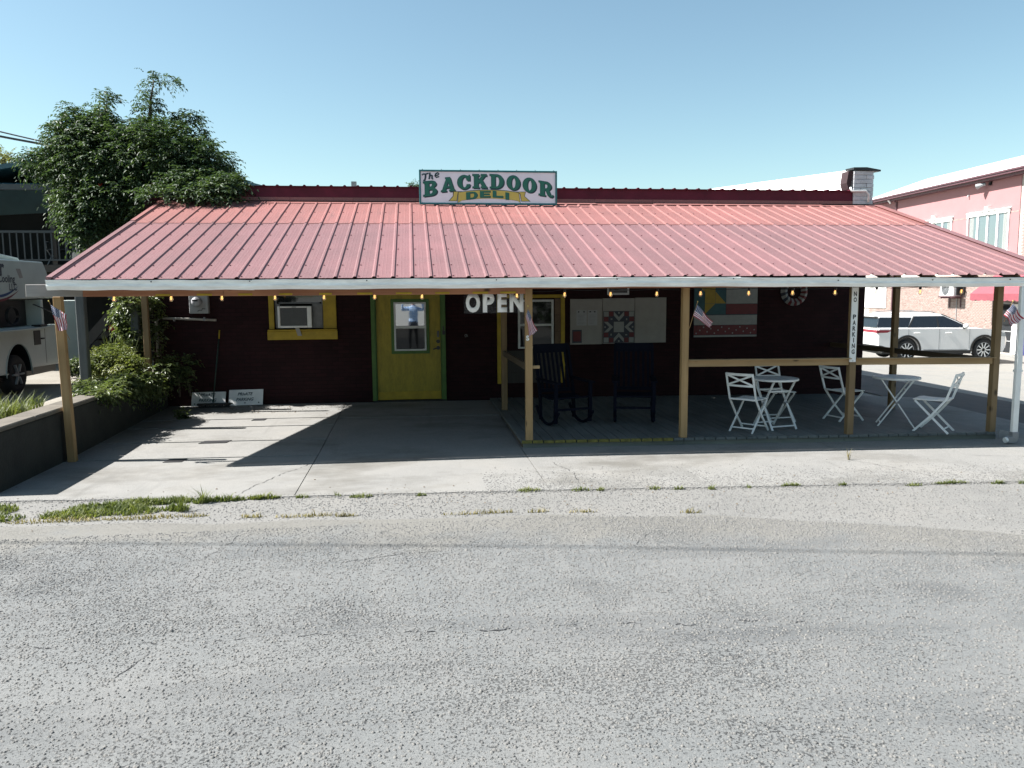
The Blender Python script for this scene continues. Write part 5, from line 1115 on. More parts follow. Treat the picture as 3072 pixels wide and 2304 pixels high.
# ================================================================ left side: grey posts, wires, house, truck
wp = thing('weathered_post', 'grey weathered post standing right of the leftmost pine post', 'post', (-0.9, 2.5, .5))
mb = MB(); mb.box(-.96, -.84, 2.44, 2.56, .45, 2.46); mb.build('post_body', 'post_grey', wp, bev=.01)
wp2 = thing('weathered_post', 'grey weathered post with a floodlight and vine', 'post', (-0.72, 4.2, .5))
mb = MB(); mb.box(-.785, -.655, 4.13, 4.26, .645, 2.75); mb.build('post_body', 'post_grey', wp2, bev=.01)
mb = MB(); mb.bar((-.79, 4.2, 1.72), (-1.55, 4.2, 2.42), .04, .07); mb.build('brace', 'post_grey', wp2, bev=.005)
flx = thing('floodlight', 'small black floodlight tilted on the grey vine covered post', 'light fixture', (-.72, 4.08, 1.92))
mb = MB(); mb.bar((-.81, 4.07, 1.82), (-.68, 4.01, 1.98), .14, .045, (0, 1, .3)); mb.build('housing', 'black_metal', flx, bev=.006)
mb = MB(); mb.bar((-.785, 4.042, 1.835), (-.68, 3.99, 1.965), .10, .006, (0, 1, .3)); mb.build('lens', 'board_white', flx)
mb = MB(); mb.bar((-.72, 4.09, 1.86), (-.72, 4.13, 1.80), .03, .03); mb.build('bracket', 'black_metal', flx)
for lb, (a, b) in (('upper black overhead cable entering the tree from the left', ((-60, 375), (160, 432))), ('lower thick overhead cable entering the tree from the left', ((-60, 392), (170, 440)))):
    p0, p1 = pixel(*a, 6.0), pixel(*b, 6.0); t = thing('overhead_cable', lb, 'cable', p1); q0 = p1+(p0-p1)*4.5+Vector((0, 0, .5)); mb = MB()
    pts = [q0+(p1-q0)*(i/16)-Vector((0, 0, .55*math.sin(math.pi*i/16)*(.4))) for i in range(17)]
    pts += [p1+Vector((.8, -.1, -.35)), p1+Vector((1.9, -.25, -.7))]
    mb.tube(pts, .013 if 'upper' in lb else .02, 6); mb.build('cable', 'black_metal', t)
t = thing('street_cable', 'overhead cable crossing high above the road', 'cable', (4, -4.2, 8.6)); mb = MB(); mb.tube([(-44+i*6, -3.02-.17*(-44+i*6+2.73), 8.6-.5*math.cos((i-8)*.18)) for i in range(17)], .012, 6); mb.build('cable', 'black_metal', t)
up = thing('utility_pole', 'far utility pole top showing above the dark red parapet', 'pole', (pixel(1062, 560, 42).x, 42, 0))
c = pixel(1062, 548, 42); mb = MB(); mb.cyl((c.x, 42, 0), (c.x, 42, c.z), .16, .12, 10); mb.build('pole', 'bark', up); mb = MB(); mb.box(c.x-.16, c.x+.16, 41.8, 42.0, c.z-.3, c.z+.05); mb.build('transformer', 'grey_metal', up)

plain('house_dark', (0.006, 0.0075, 0.0085), .9, .3, 3); plain('roof_green', (0.028, 0.075, 0.092), .4, .2, 3); plain('house_trim', (0.03, 0.038, 0.043), .6, .2, 4)
hs = thing('dark_house', 'dark two storey house with green metal roof and upstairs deck', 'house', (-5, 15, .16))
mb = MB(); mb.box(-12, .1, 14.4, 22, 0, 4.75); mb.build('wall', 'house_dark', hs)
gab = [(-13.0, 4.02), (-3.57, 5.80), (.45, 4.73), (.45, 4.62), (-3.57, 5.68), (-13.0, 3.9)]
mb = MB(); mb.prism(gab, lambda a, b, c: (a, c, b), 12.0, 22.5); mb.build('roof', 'roof_green', hs)
mb = MB(); mb.prism([(-12, 4.1), (-3.57, 5.62), (.1, 4.7), (-12, 4.0)], lambda a, b, c: (a, c, b), 14.38, 14.45); mb.build('gable_wall', 'roof_green', hs)
mb = MB(); mb.add([(-13, 11.5, 4.74), (-4.0, 11.5, 4.74), (-4.0, 14.4, 5.10), (-13, 14.4, 5.10), (-13, 11.5, 4.68), (-4.0, 11.5, 4.68), (-4.0, 14.4, 5.04), (-13, 14.4, 5.04)], [(0, 1, 2, 3), (7, 6, 5, 4), (0, 4, 5, 1), (1, 5, 6, 2), (2, 6, 7, 3), (3, 7, 4, 0)]); pr = mb.build('porch_roof', 'roof_green', hs)
for i in range(28):
    x = -12.9+i*.3; mb = MB(); mb.add([(x-.02, 11.48, 4.742), (x+.02, 11.48, 4.742), (x+.02, 14.39, 5.102), (x-.02, 14.39, 5.102), (x, 11.48, 4.77), (x, 14.39, 5.13)], [(0, 1, 4), (0, 4, 5, 3), (1, 2, 5, 4), (2, 3, 5)]); mb.build('roof_rib', 'roof_green', pr)
mb = MB(); mb.box(-13, -4.0, 11.42, 11.5, 4.60, 4.735); mb.build('eave_gutter', 'house_trim', hs)
mb = MB(); mb.box(-12, -3.0, 12.0, 14.4, 2.62, 2.80); mb.build('deck_floor', 'dark_wood', hs)
mb = MB(); mb.box(-12, -3.0, 11.95, 12.0, 3.60, 3.66); mb.box(-12, -3.0, 11.96, 11.99, 2.90, 2.94); mb.build('rail', 'house_trim', hs)
for i in range(42):
    x = -9.8+i*.165; mb = MB(); mb.box(x-.016, x+.016, 11.965, 11.985, 2.94, 3.60); mb.build('baluster', 'house_trim', hs)
for x in (-11.5, -8.2, -5.15, -3.1):
    mb = MB(); mb.box(x-.06, x+.06, 12.02, 12.14, .1, 4.66); mb.build('post', 'dark_wood', hs)
mb = MB(); mb.box(-12, -3, 11.98, 12.04, 2.3, 2.50); mb.build('deck_beam', 'dark_wood', hs)
mb = MB(); mb.bar((-3.1, 12.6, 2.6), (-5.3, 13.0, .3), .06, .26); mb.bar((-3.1, 13.4, 2.6), (-5.3, 13.8, .3), .06, .26); mb.build('stair_stringer', 'dark_wood', hs)
for i in range(9):
    t_ = i/9; a = Vector((-3.1, 12.6, 2.6)).lerp(Vector((-5.3, 13.0, .3)), t_); mb = MB(); mb.bar(a, a+Vector((0, .8, 0)), .26, .035); mb.build('stair_tread', 'dark_wood', hs)
lc = thing('lawn_chair', 'pale folding lawn chair behind the upstairs railing of the dark house', 'chair', (-5.2, 12.6, 2.8))
mb = MB(); 
for s_ in (-.25, .25): mb.tube([(-5.2+s_, 12.9, 3.75), (-5.2+s_, 12.75, 3.2), (-5.2+s_, 12.3, 2.81)], .016, 6); mb.tube([(-5.2+s_, 12.3, 3.2), (-5.2+s_, 12.85, 2.81)], .016, 6); mb.tube([(-5.2+s_, 12.75, 3.4), (-5.2+s_, 12.28, 3.4), (-5.2+s_, 12.28, 3.2)], .014, 6)
mb.build('frame', 'grey_metal', lc, smooth=True)
mb = MB(); mb.bar((-5.2, 12.25, 3.2), (-5.2, 12.76, 3.18), .46, .02); mb.build('webbing', 'house_trim', lc)
ub = thing('grey_chimney_box', 'small grey box with a thin pipe just left of the roof edge', 'vent', (pixel(231, 770, 10.5).x, 10.5, 2.6))
c = pixel(231, 770, 10.5); mb = MB(); mb.box(c.x-.09, c.x+.09, 10.45, 10.6, c.z-.14, c.z+.12); mb.build('box', 'pipe_grey', ub); mb = MB(); mb.cyl((c.x, 10.5, c.z+.12), (c.x, 10.5, c.z+.34), .02, n=8); mb.lathe([(.01, .0), (.035, .02), (.01, .06)], (c.x, 10.5, c.z+.34), 'Z', 8); mb.build('pipe', 'pipe_grey', ub); mb = MB(); mb.cyl((c.x, 10.52, .2), (c.x, 10.52, c.z-.14), .04, n=8); mb.build('stand', 'post_grey', ub)

# ---------------------------------------------------------------- service truck (parked along Y, right side towards us)
plain('truck_white', (0.50, 0.56, 0.53), .35, .10, 2, spec=.6)
tk = thing('service_truck', 'white service truck with lettered tall topper parked behind the bank', 'truck', (-4.4, 5.5, .16))
TX = -3.53; GZ = 0.165; HY, HZ = 6.24, GZ+.375
def yz(a, b, c): return (c, a, b)
# lower body side with wheel arch
low = [(2.2, .62), (5.80, .58)]+[(HY+.50*math.cos(R(a)), HZ+.02+.56*math.sin(R(a))) for a in range(180, -1, -15)]+[(6.80, .62), (8.1, .60), (8.1, 1.42), (2.2, 1.42)]
mb = MB(); mb.prism(low, yz, TX-1.85, TX); bd = mb.build('body', 'truck_white', tk, bev=.03, bseg=2)
mb = MB(); mb.tube([(TX+.005, HY+.505*math.cos(R(a)), HZ+.02+.565*math.sin(R(a))) for a in range(185, -6, -10)], .010, 6); mb.build('wheel_arch', 'truck_white', tk, smooth=True)
V = []
for a in range(184, -5, -8): V += [(TX-.012, HY+.492*math.cos(R(a)), HZ+.02+.552*math.sin(R(a))), (TX-.52, HY+.492*math.cos(R(a)), HZ+.02+.552*math.sin(R(a)))]
me = bpy.data.meshes.new('arch_liner'); me.from_pydata(V, [], [(2*i, 2*i+1, 2*i+3, 2*i+2) for i in range(len(V)//2-1)]); link('arch_liner', me, 'black_metal', tk)
mb = MB(); mb.prism([(HY+.5*math.cos(R(a)), HZ+.02+.56*math.sin(R(a))) for a in range(180, -1, -15)], yz, TX-.6, TX-.45); mb.build('wheel_well', 'black_metal', tk)
mb = MB(); mb.box(TX-1.75, TX-.12, 2.3, 8.05, .45, .60); mb.build('chassis', 'black_metal', tk)
mb = MB(); mb.prism([(6.72, 1.43), (7.32, 1.43), (7.32, 1.93), (5.2, 1.93), (2.2, 1.93), (2.2, 1.43)], yz, TX-1.72, TX-.30); mb.build('compartment_back', 'black_metal', tk)
# upper topper with sloped rear
top = [(2.2, 1.93), (8.05, 1.97), (7.80, 2.40), (7.58, 2.70), (2.2, 2.66)]
mb = MB(); mb.prism(top, yz, TX-1.85, TX-.02); tp = mb.build('topper', 'truck_white', tk, bev=.02)
mb = MB(); mb.prism([(2.4, 2.672), (7.15, 2.70), (7.08, 2.76), (6.2, 2.82), (2.4, 2.82)], yz, TX-1.6, TX-.25); mb.build('roof_hatch', 'truck_white', tk, bev=.02)
for a_, b_ in ((7.34, 7.44), (2.2, 2.4)):
    mb = MB(); mb.box(TX-1.85, TX-.02, a_, b_, 1.425, 1.94); mb.build('pillar', 'truck_white', tk)
# fold-down counter and open rear door
mb = MB(); mb.box(TX-.3, TX+.22, 2.6, 6.55, 1.375, 1.40); mb.add([(TX-.3, 6.55, 1.375), (TX+.22, 6.55, 1.375), (TX-.02, 8.0, 1.39), (TX-.3, 8.0, 1.39), (TX-.3, 6.55, 1.40), (TX+.22, 6.55, 1.40), (TX-.02, 8.0, 1.415), (TX-.3, 8.0, 1.415)], [(0, 3, 2, 1), (4, 5, 6, 7), (0, 1, 5, 4), (1, 2, 6, 5), (2, 3, 7, 6), (3, 0, 4, 7)]); mb.build('counter', 'truck_white', tk)
mb = MB(); mb.box(TX-.05, TX+.52, 8.12, 8.16, .62, 1.92); dr = mb.build('rear_door', 'truck_white', tk, bev=.01)
mb = MB(); mb.box(TX+.34, TX+.39, 8.095, 8.118, 1.40, 1.56); mb.build('marker_light', 'sign_gold', dr)
mb = MB(); mb.box(TX-.02, TX+.012, 6.90, 7.17, 1.05, 1.33); mb.build('fuel_door', 'black_metal', tk); mb = MB(); mb.box(TX-.02, TX+.03, 7.2, 7.3, 1.15, 1.18); mb.build('latch', 'black_metal', tk)
mb = MB(); mb.box(TX-.005, TX+.003, 7.38, 7.39, .66, 1.36); mb.build('panel_gap', 'black_metal', tk)
mb = MB(); mb.box(TX-.05, TX+.12, 6.95, 7.25, 1.415, 1.45); mb.build('tool_case', 'black_metal', tk)
mb = MB()
for k_ in range(3): mb.tube([(TX-.22+.02*k_, 6.55+.22*math.cos(t*.5), 1.64+.17*math.sin(t*.5)) for t in range(13)], .012, 6)
mb.build('hose_coil', 'black_metal', tk, smooth=True)
mb = MB(); mb.tube([(TX-.1, 7.2, 1.85), (TX+.05, 7.5, 1.72), (TX+.12, 7.9, 1.58)], .012, 6); mb.build('hose', 'black_metal', tk)
w_ = MB(); w_.lathe([(.20, -.23), (.33, -.235), (.372, -.20), (.375, -.05), (.34, -.005), (.25, 0), (.22, -.02)], (TX-.03, HY, HZ), 'X', 28); ty = w_.build('wheel', 'dark_rubber', tk, smooth=True)
w_ = MB(); w_.lathe([(.235, -.03), (.235, -.06), (.10, -.05), (.06, -.01), (.02, -.005)], (TX-.025, HY, HZ), 'X', 24); w_.build('rim', 'grey_metal', ty, smooth=True)
for i in range(6):
    a = i*1.047; mb = MB(); mb.bar((TX-.035, HY+.06*math.cos(a), HZ+.06*math.sin(a)), (TX-.035, HY+.21*math.cos(a), HZ+.21*math.sin(a)), .03, .05, (1, 0, 0)); mb.build('spoke', 'meter_grey', ty)
w_ = MB(); w_.lathe([(.20, -.23), (.33, -.235), (.372, -.20), (.375, -.05), (.34, -.005), (.02, 0)], (TX-.03, 3.0-.6, HZ), 'X', 24); w_.build('wheel', 'dark_rubber', tk, smooth=True)
mb = MB(); mb.prism([(-.4, .7), (2.18, .62), (2.18, 2.0), (1.3, 2.05), (.9, 1.95), (.45, 1.35), (-.4, 1.25)], yz, TX-1.85, TX-.02); mb.build('cab', 'truck_white', tk, bev=.06, bseg=2)
mb = MB(); mb.prism([(.95, 1.38), (2.0, 1.4), (2.0, 1.9), (1.35, 1.94)], yz, TX-.03, TX-.015); mb.build('cab_window', 'glass_dark', tk)
tf = lambda y0, z0: (lambda u, v: (TX-.017, y0+u, z0+v))
plain('truck_text', (.05, .06, .08), .5, .1, 5); plain('truck_blue', (.02, .06, .16), .5, .1, 5); plain('truck_red', (.16, .03, .04), .5, .1, 5)
text('er', .42, tf(5.98, 2.40), 'lettering', 'truck_text', tp, bold=.012, align='RIGHT'); text('Cooling', .195, tf(6.36, 2.27), 'lettering', 'truck_text', tp, bold=.004, align='RIGHT'); text('LLC', .18, tf(6.42, 2.12), 'lettering', 'truck_text', tp, bold=.004, align='RIGHT')
def swoosh(dz, mat, thick):
    up_ = [(5.3+i*.1, 2.10+dz-.10*math.sin((i/12)*math.pi*.55+.9)+.14*(i/12)**2.2) for i in range(13)]; lo_ = [(a, b-thick*math.sin(math.pi*i/12)) for i, (a, b) in enumerate(up_)]
    flat([up_+lo_[::-1][1:-1]], lambda u, v: (TX-.017, u, v), 'swoosh', mat, tp)
swoosh(.02, 'truck_blue', .05); swoosh(-.06, 'truck_red', .045)
flat([[(6.42, 2.53), (6.60, 2.53), (6.68, 2.36), (6.54, 2.35)]], lambda u, v: (TX-.016, u, v), 'sticker', 'board_white', tp)

# ================================================================ right: pink stucco and brick building
RB = Vector((28.23, 19.59, 0)); RD = Vector((0.0558, 0.9984, 0)); RN = Vector((-0.9984, 0.0558, 0))
def wp_(s, d, z): return RB + RD*s + RN*d + Vector((0, 0, z))
def rbox(mb, s0, s1, d0, d1, z0, z1, mi=0):
    V = [wp_(s, d, z) for z in (z0, z1) for s, d in ((s0, d0), (s1, d0), (s1, d1), (s0, d1))]
    return mb.add(V, [(0, 3, 2, 1), (4, 5, 6, 7), (0, 1, 5, 4), (1, 2, 6, 5), (2, 3, 7, 6), (3, 0, 4, 7)], mi)
plain('pink_stucco', (0.335, 0.168, 0.172), .85, .06, 1.5, bmp=.2, bscale=25); plain('mortar', (0.4488, 0.4092, 0.3762), .9, .1, 5)
plain('brown_gutter', (0.10, 0.045, 0.055), .4, .15, 4); plain('awning_red', (0.2376, 0.0561, 0.0726), .7, .1, 4); plain('white_roof', (0.80, 0.80, 0.79), .45, .05, 2); plain('trim_white', (0.78, 0.78, 0.76), .5, .05, 4)
plain('blue_door', (0.03, 0.035, 0.16), .5, .2, 4)
def brickmat():
    m, n, l, p = _new('pink_brick'); v = coords(n, l, (1, 5, 15)); a = noise(n, l, v, 1.0, 2, .5); b = noise(n, l, coords(n, l), 40, 3)
    c = ramp(n, l, a, [(.3, (.22, .155, .135)), (.5, (.30, .225, .20)), (.68, (.37, .305, .275))]).outputs[0]
    l.new(mixc(n, l, .2, c, ramp(n, l, b, [(.3, (.17, .09, .075)), (.7, (.4, .3, .25))]).outputs[0]), p.inputs['Base Color']); p.inputs['Roughness'].default_value = .9
brickmat()
bb = thing('pink_building', 'two storey shop with pink stucco above brick and a white metal roof', 'building', wp_(4, -4, -.65))
mb = MB(); rbox(mb, -8, 20, -10, 0, -.75, 3.2); rbox(mb, -8, .53, -10, 0, 3.2, 6.7); mb.build('wall', 'mortar', bb)
mb = MB(); rbox(mb, .535, 20, -9.9, .03, 3.2, 6.7); mb.build('stucco_wall', 'pink_stucco', bb)
mb = MB(); rbox(mb, .56, 1.08, .031, .036, 5.12, 5.16); rbox(mb, 3.8, 4.95, .031, .036, 5.12, 5.16); mb.build('groove', 'pink_brick', bb)
# bricks
cand = []
bwid, bh = .2032, .0677
for r_ in range(-1, 110):
    z = -.6+r_*bh
    for c_ in range(-16, 62):
        s = c_*bwid+(bwid/2 if r_ % 2 else 0)
        if z > 3.12 and (s > .30 or s < -.6 or z > 6.5): continue
        if s > 12.0 or s < -3 or (s < 1.4 and z < 2.9): continue
        if s > 10.3 and z > 1.0 and z < 2.6: continue
        if z > 2.6 and z < 3.12: continue
        cand.append((s, z))
proto = None
def score(q): s, z = q; return (0 if (z > 3.12 or (1.4 < s < 4 and .7 < z < 1.5)) else 1, s)
cand.sort(key=score)
me_b = None
for s, z in cand[:300]:
    if me_b is None:
        mb = MB(); rbox(mb, 0, bwid-.012, .001, .012, 0, bh-.012); V0 = [Vector(v)-RB for v in mb.v]; me_b = bpy.data.meshes.new('brick'); me_b.from_pydata(V0, [], mb.f); me_b.materials.append(MATS['pink_brick'])
    o = bpy.data.objects.new('brick', me_b); COL.objects.link(o); o.parent = bb; o.location = wp_(s, 0, z)-bb.location
mb = MB()
for s, z in cand[300:]: rbox(mb, s, s+bwid-.012, .001, .012, z, z+bh-.012)
prop(mb.build('bricks', 'pink_brick', bb), kind='stuff')
# roof, gutter, snow guards
mb = MB(); V = [wp_(-8, .5, 6.80), wp_(13.4, .5, 6.80), wp_(13.3, -.6, 7.14), wp_(12.5, -3.2, 8.06), wp_(-8, -3.2, 8.06), wp_(-8, -9, 6.9), wp_(12, -9, 6.9)]
mb.add(V, [(0, 1, 2, 3, 4), (4, 3, 6, 5), (3, 2, 6)]); mb.build('roof', 'white_roof', bb)
mb = MB(); rbox(mb, -8, 13.5, .36, .50, 6.64, 6.785); rbox(mb, -8, 13.45, .50, .54, 6.73, 6.80); mb.build('gutter', 'brown_gutter', bb)
mb = MB(); rbox(mb, -8, 12.6, .03, .36, 6.55, 6.66); mb.build('soffit', 'brown_gutter', bb)
for i in range(40):
    for rr in range(2):
        s = -.4+i*.34+rr*.17; d_ = .25-rr*.28; z = 6.80+(.5-d_)*.305
        mb = MB(); rbox(mb, s, s+.07, d_-.03, d_+.03, z, z+.05); mb.build('snow_guard', 'meter_grey', bb)
mb = MB(); mb.tube([wp_(9.69, .40, 6.66), wp_(9.69, .07, 6.45), wp_(9.69, .07, 3.2), wp_(9.69, .07, -.5)], .045, 8); mb.build('downspout', 'brown_gutter', bb)
mb = MB(); mb.tube([wp_(9.85, .42, 6.6), wp_(9.85, .3, 6.45)], .05, 8); mb.build('drain_elbow', 'trim_white', bb)
# windows
def rwin(s0, s1, z0, z1, np_, key):
    mb = MB(); rbox(mb, s0-.1, s1+.1, .032, .10, z1, z1+.12); mb.add([wp_(s, d_, z) for s, d_, z in ((s0-.14, .032, z1+.122), (s1+.14, .032, z1+.122), (s1+.14, .14, z1+.16), (s0-.14, .14, z1+.16), (s0-.14, .032, z1+.20), (s1+.14, .032, z1+.20))], [(0, 1, 2, 3), (3, 2, 5, 4), (0, 3, 4), (1, 5, 2), (0, 4, 5, 1)])
    wn_ = mb.build('window', 'trim_white', bb)
    mb = MB(); rbox(mb, (s0+s1)/2-.11, (s0+s1)/2+.11, .035, .17, z1+.02, z1+.36); mb.build('keystone', 'trim_white', wn_)
    mb = MB(); rbox(mb, s0-.07, s0, .032, .09, z0-.06, z1-.001); rbox(mb, s1, s1+.07, .032, .09, z0-.06, z1-.001); rbox(mb, s0, s1, .032, .09, z0-.06, z0)
    pw = (s1-s0)/np_
    for i in range(1, np_): rbox(mb, s0+i*pw-.055, s0+i*pw+.055, .032, .085, z0, z1-.001)
    mb.build('frame', 'trim_white', wn_)
    mb = MB(); rbox(mb, s0-.15, s1+.15, .032, .15, z0-.14, z0-.062); mb.build('sill', 'trim_white', wn_)
    for i in range(np_):
        mb = MB(); rbox(mb, s0+i*pw+.056, s0+(i+1)*pw-.056, .04, .05, z0+.001, z1-.002); mb.build('pane', 'glass_sky', wn_)
        c0 = s0+i*pw+.06 if i % 2 == 0 else s0+(i+.45)*pw
        mb = MB()
        for q_ in range(5): rbox(mb, c0+q_*.05, c0+q_*.05+.042, .0505, .0535+.002*(q_ % 2), z0+.01, z1-.01)
        if i in (0, np_-1): mb.build('curtain', 'quilt_grey', wn_)
rwin(1.14, 3.72, 3.62, 5.15, 4, True); rwin(4.98, 7.6, 3.62, 5.12, 4, True)
sp_ = thing('security_light', 'dark twin security light on the pink wall under the eave', 'light fixture', wp_(2.4, .03, 6.4))
mb = MB(); rbox(mb, 2.32, 2.44, .035, .12, 6.38, 6.52); mb.build('base', 'black_metal', sp_)
mb = MB(); mb.cyl(wp_(2.5, .2, 6.46), wp_(2.78, .42, 6.37), .06, .12, 12); mb.build('lamp_head', 'grey_metal', sp_)
vt = thing('small_vent', 'tiny hooked vent pipe on the pink wall', 'vent', wp_(3.8, .03, 6.1)); mb = MB(); mb.tube([wp_(3.8, .03, 6.12), wp_(3.8, .1, 6.12), wp_(3.8, .12, 6.05)], .03, 6); mb.build('pipe', 'grey_metal', vt)
wpn = thing('white_wall_panel', 'blank white panel on the brick wall behind the car', 'panel', wp_(11.3, .02, 1.0)); mb = MB(); rbox(mb, 10.33, 13.5, .013, .06, 1.05, 2.55); mb.build('panel', 'trim_white', wpn)
acu = thing('condenser_unit', 'white outdoor condenser unit on a bracket above the parked car', 'air conditioner', wp_(5, .3, 1.66))
mb = MB(); rbox(mb, 3.92, 4.92, .12, .47, 1.70, 2.36); mb.build('case', 'trim_white', acu, bev=.02)
mb = MB(); c = wp_(4.5, .473, 2.03)
for k_ in range(5): mb.tube([c+RD*(.06+.055*k_)*math.cos(t*.35)+Vector((0, 0, (.06+.055*k_)*math.sin(t*.35))) for t in range(19)], .008, 4)
for k_ in range(6): a = k_*math.pi/6; mb.tube([c+RD*.29*math.cos(a)+Vector((0, 0, .29*math.sin(a))), c-RD*.29*math.cos(a)-Vector((0, 0, .29*math.sin(a)))], .006, 4)
mb.build('fan_grille', 'grey_metal', acu)
mb = MB(); mb.lathe([(.28, 0), (.28, .004)], (0, 0, 0), 'X', 24); mb.v = [tuple(c+RD*v[1]+RN*(-.002)+Vector((0, 0, v[2]))) for v in mb.v]; mb.build('fan_opening', 'grey_metal', acu)
mb = MB(); rbox(mb, 3.85, 3.91, .14, .34, 1.75, 2.3); rbox(mb, 3.72, 3.85, .06, .16, 1.8, 2.2); mb.tube([wp_(3.8, .2, 2.2), wp_(3.65, .15, 2.0), wp_(3.7, .1, 1.75)], .025, 6); mb.build('service_pipes', 'black_metal', acu)
mb = MB(); rbox(mb, 3.7, 5.0, .10, .50, 1.66, 1.69); rbox(mb, 4.0, 4.04, .02, .48, 1.60, 1.66); rbox(mb, 4.8, 4.84, .02, .48, 1.60, 1.66); rbox(mb, 4.0, 4.04, .02, .05, 1.2, 1.6); rbox(mb, 4.8, 4.84, .02, .05, 1.2, 1.6); mb.build('bracket', 'brown_gutter', acu)
mb = MB(); mb.tube([wp_(4.3, .03, 1.6), wp_(4.3, .03, .3)], .02, 5); mb.build('drain_line', 'meter_grey', acu)
# awning and shop front
aw = thing('red_awning', 'faded red fabric awning with scalloped edge over the shop door', 'awning', wp_(1.5, .1, 1.5))
A0, A1 = -1.2, 1.9
mb = MB(); mb.add([wp_(A0, .02, 2.75), wp_(A1-.35, .02, 2.75), wp_(A1, 1.0, 1.82), wp_(A0, 1.0, 1.82), wp_(A1, .02, 1.82)], [(0, 1, 2, 3), (1, 4, 2)]); mb.build('canopy', 'awning_red', aw)
V = []; F = []; nn = 48
for i in range(nn+1):
    s = A0+(A1-A0)*i/nn; V += [wp_(s, 1.003, 1.818), wp_(s, 1.003, 1.57-.045*abs(math.sin(i*math.pi/6)))]
    if i: F.append((2*i-2, 2*i-1, 2*i+1, 2*i))
k_ = len(V)
for i in range(13):
    d_ = 1.0-.96*i/12; V += [wp_(A1+.003, d_, 1.818), wp_(A1+.003, d_, 1.57-.045*abs(math.sin(i*math.pi/6)))]
    if i: F.append((k_+2*i-2, k_+2*i-1, k_+2*i+1, k_+2*i))
me = bpy.data.meshes.new('valance'); me.from_pydata(V, [], F); link('valance', me, 'awning_red', aw)
mb = MB(); rbox(mb, .55, 1.33, .002, .02, -.6, 1.40); sf = mb.build('shop_window', 'glass_dark', bb)
mb = MB(); rbox(mb, .5, 1.38, .021, .06, 1.40, 1.46); rbox(mb, .5, .55, .021, .06, -.62, 1.40); rbox(mb, 1.33, 1.38, .021, .06, -.62, 1.40); rbox(mb, .55, 1.33, .021, .05, .25, .29); rbox(mb, .55, 1.33, .021, .05, -.15, -.11); mb.build('frame', 'meter_grey', sf)
mb = MB(); rbox(mb, .02, .48, .002, .10, -.64, 1.40); mb.build('pilaster', 'trim_white', bb)
mb = MB(); rbox(mb, -1.1, 0.0, .002, .03, -.64, 1.40); mb.build('shop_door', 'blue_door', bb)
mb = MB(); rbox(mb, -.95, -.12, .031, .04, .0, 1.2); mb.build('door_glass', 'glass_dark', bb)

# ================================================================ white SUV
plain('car_white', (0.68, 0.68, 0.675), .22, .03, 2, spec=.7); plain('car_black', (0.012, 0.012, 0.013), .5, .2, 5); plain('tail_red', (0.22, 0.015, 0.03), .2, .15, 9)
ang = math.atan2(16.62-16.98, 24.26-21.38)
suv = thing('white_suv', 'white SUV with dark wheel arches parked facing the brick shop', 'car', (21.60, 17.92, -.555), rotz=ang)
suv.scale = (0.955, 1.0, 1.03); suv.location.x += 0.08
# local: x forward from rear hub, y across (side towards us = -0.97), z up
HB = .97; WB = 2.9; HR = .375
def side(a, b, c): return (a, c, b)
def archp(cx): return [(cx+.45*math.cos(R(a)), HR+.01+.45*math.sin(R(a))) for a in range(180, -1, -12)]
low = [(-1.08, .46), (-.98, .32)]+[(-.45, .30)]+archp(0)[1:-1]+[(.45, .27), (WB-.45, .27)]+archp(WB)[1:-1]+[(WB+.45, .30), (3.62, .30), (3.76, .45), (3.80, .72), (3.74, .92), (3.62, 1.03), (3.3, 1.08), (2.9, 1.12), (2.38, 1.17), (1.2, 1.18), (-.9, 1.17), (-1.13, 1.14), (-1.17, .95), (-1.12, .70)]
m_ = MB()
W2 = [(-HB+.07, 1.0), (-HB, .992), (-HB, .992), (HB, .992), (HB-.07, 1.0)]
n_ = len(low); V = []
for yy, sc_ in ((-HB+.10, 0), (-HB, 1), (HB, 1), (HB-.10, 0)):
    for a, b in low:
        # tuck the ends and the shoulders
        if sc_ == 0: V.append((a, -HB if yy < 0 else HB, b)) if False else V.append((a, yy, b))
        else:
            aa = max(min(a, 3.68), -1.08); bb2 = min(b, 1.13); V.append((aa if abs(a-aa) > 0 else a, yy, bb2))
F = [(i, (i+1) % n_, n_*k_+n_+(i+1) % n_, n_*k_+n_+i) if k_ == 0 else (n_*k_+i, n_*k_+(i+1) % n_, n_*(k_+1)+(i+1) % n_, n_*(k_+1)+i) for k_ in range(3) for i in range(n_)]
F = [(n_*0+i, n_*0+(i+1) % n_, n_*1+(i+1) % n_, n_*1+i) for i in range(n_)] + [(n_*2+i, n_*2+(i+1) % n_, n_*3+(i+1) % n_, n_*3+i) for i in range(n_)] + [(i, n_*3+i, n_*3+(i+1) % n_, (i+1) % n_) for i in range(n_)]
F += [tuple(n_+i for i in range(n_-1, -1, -1)), tuple(2*n_+i for i in range(n_))]
m_.add(V, F)
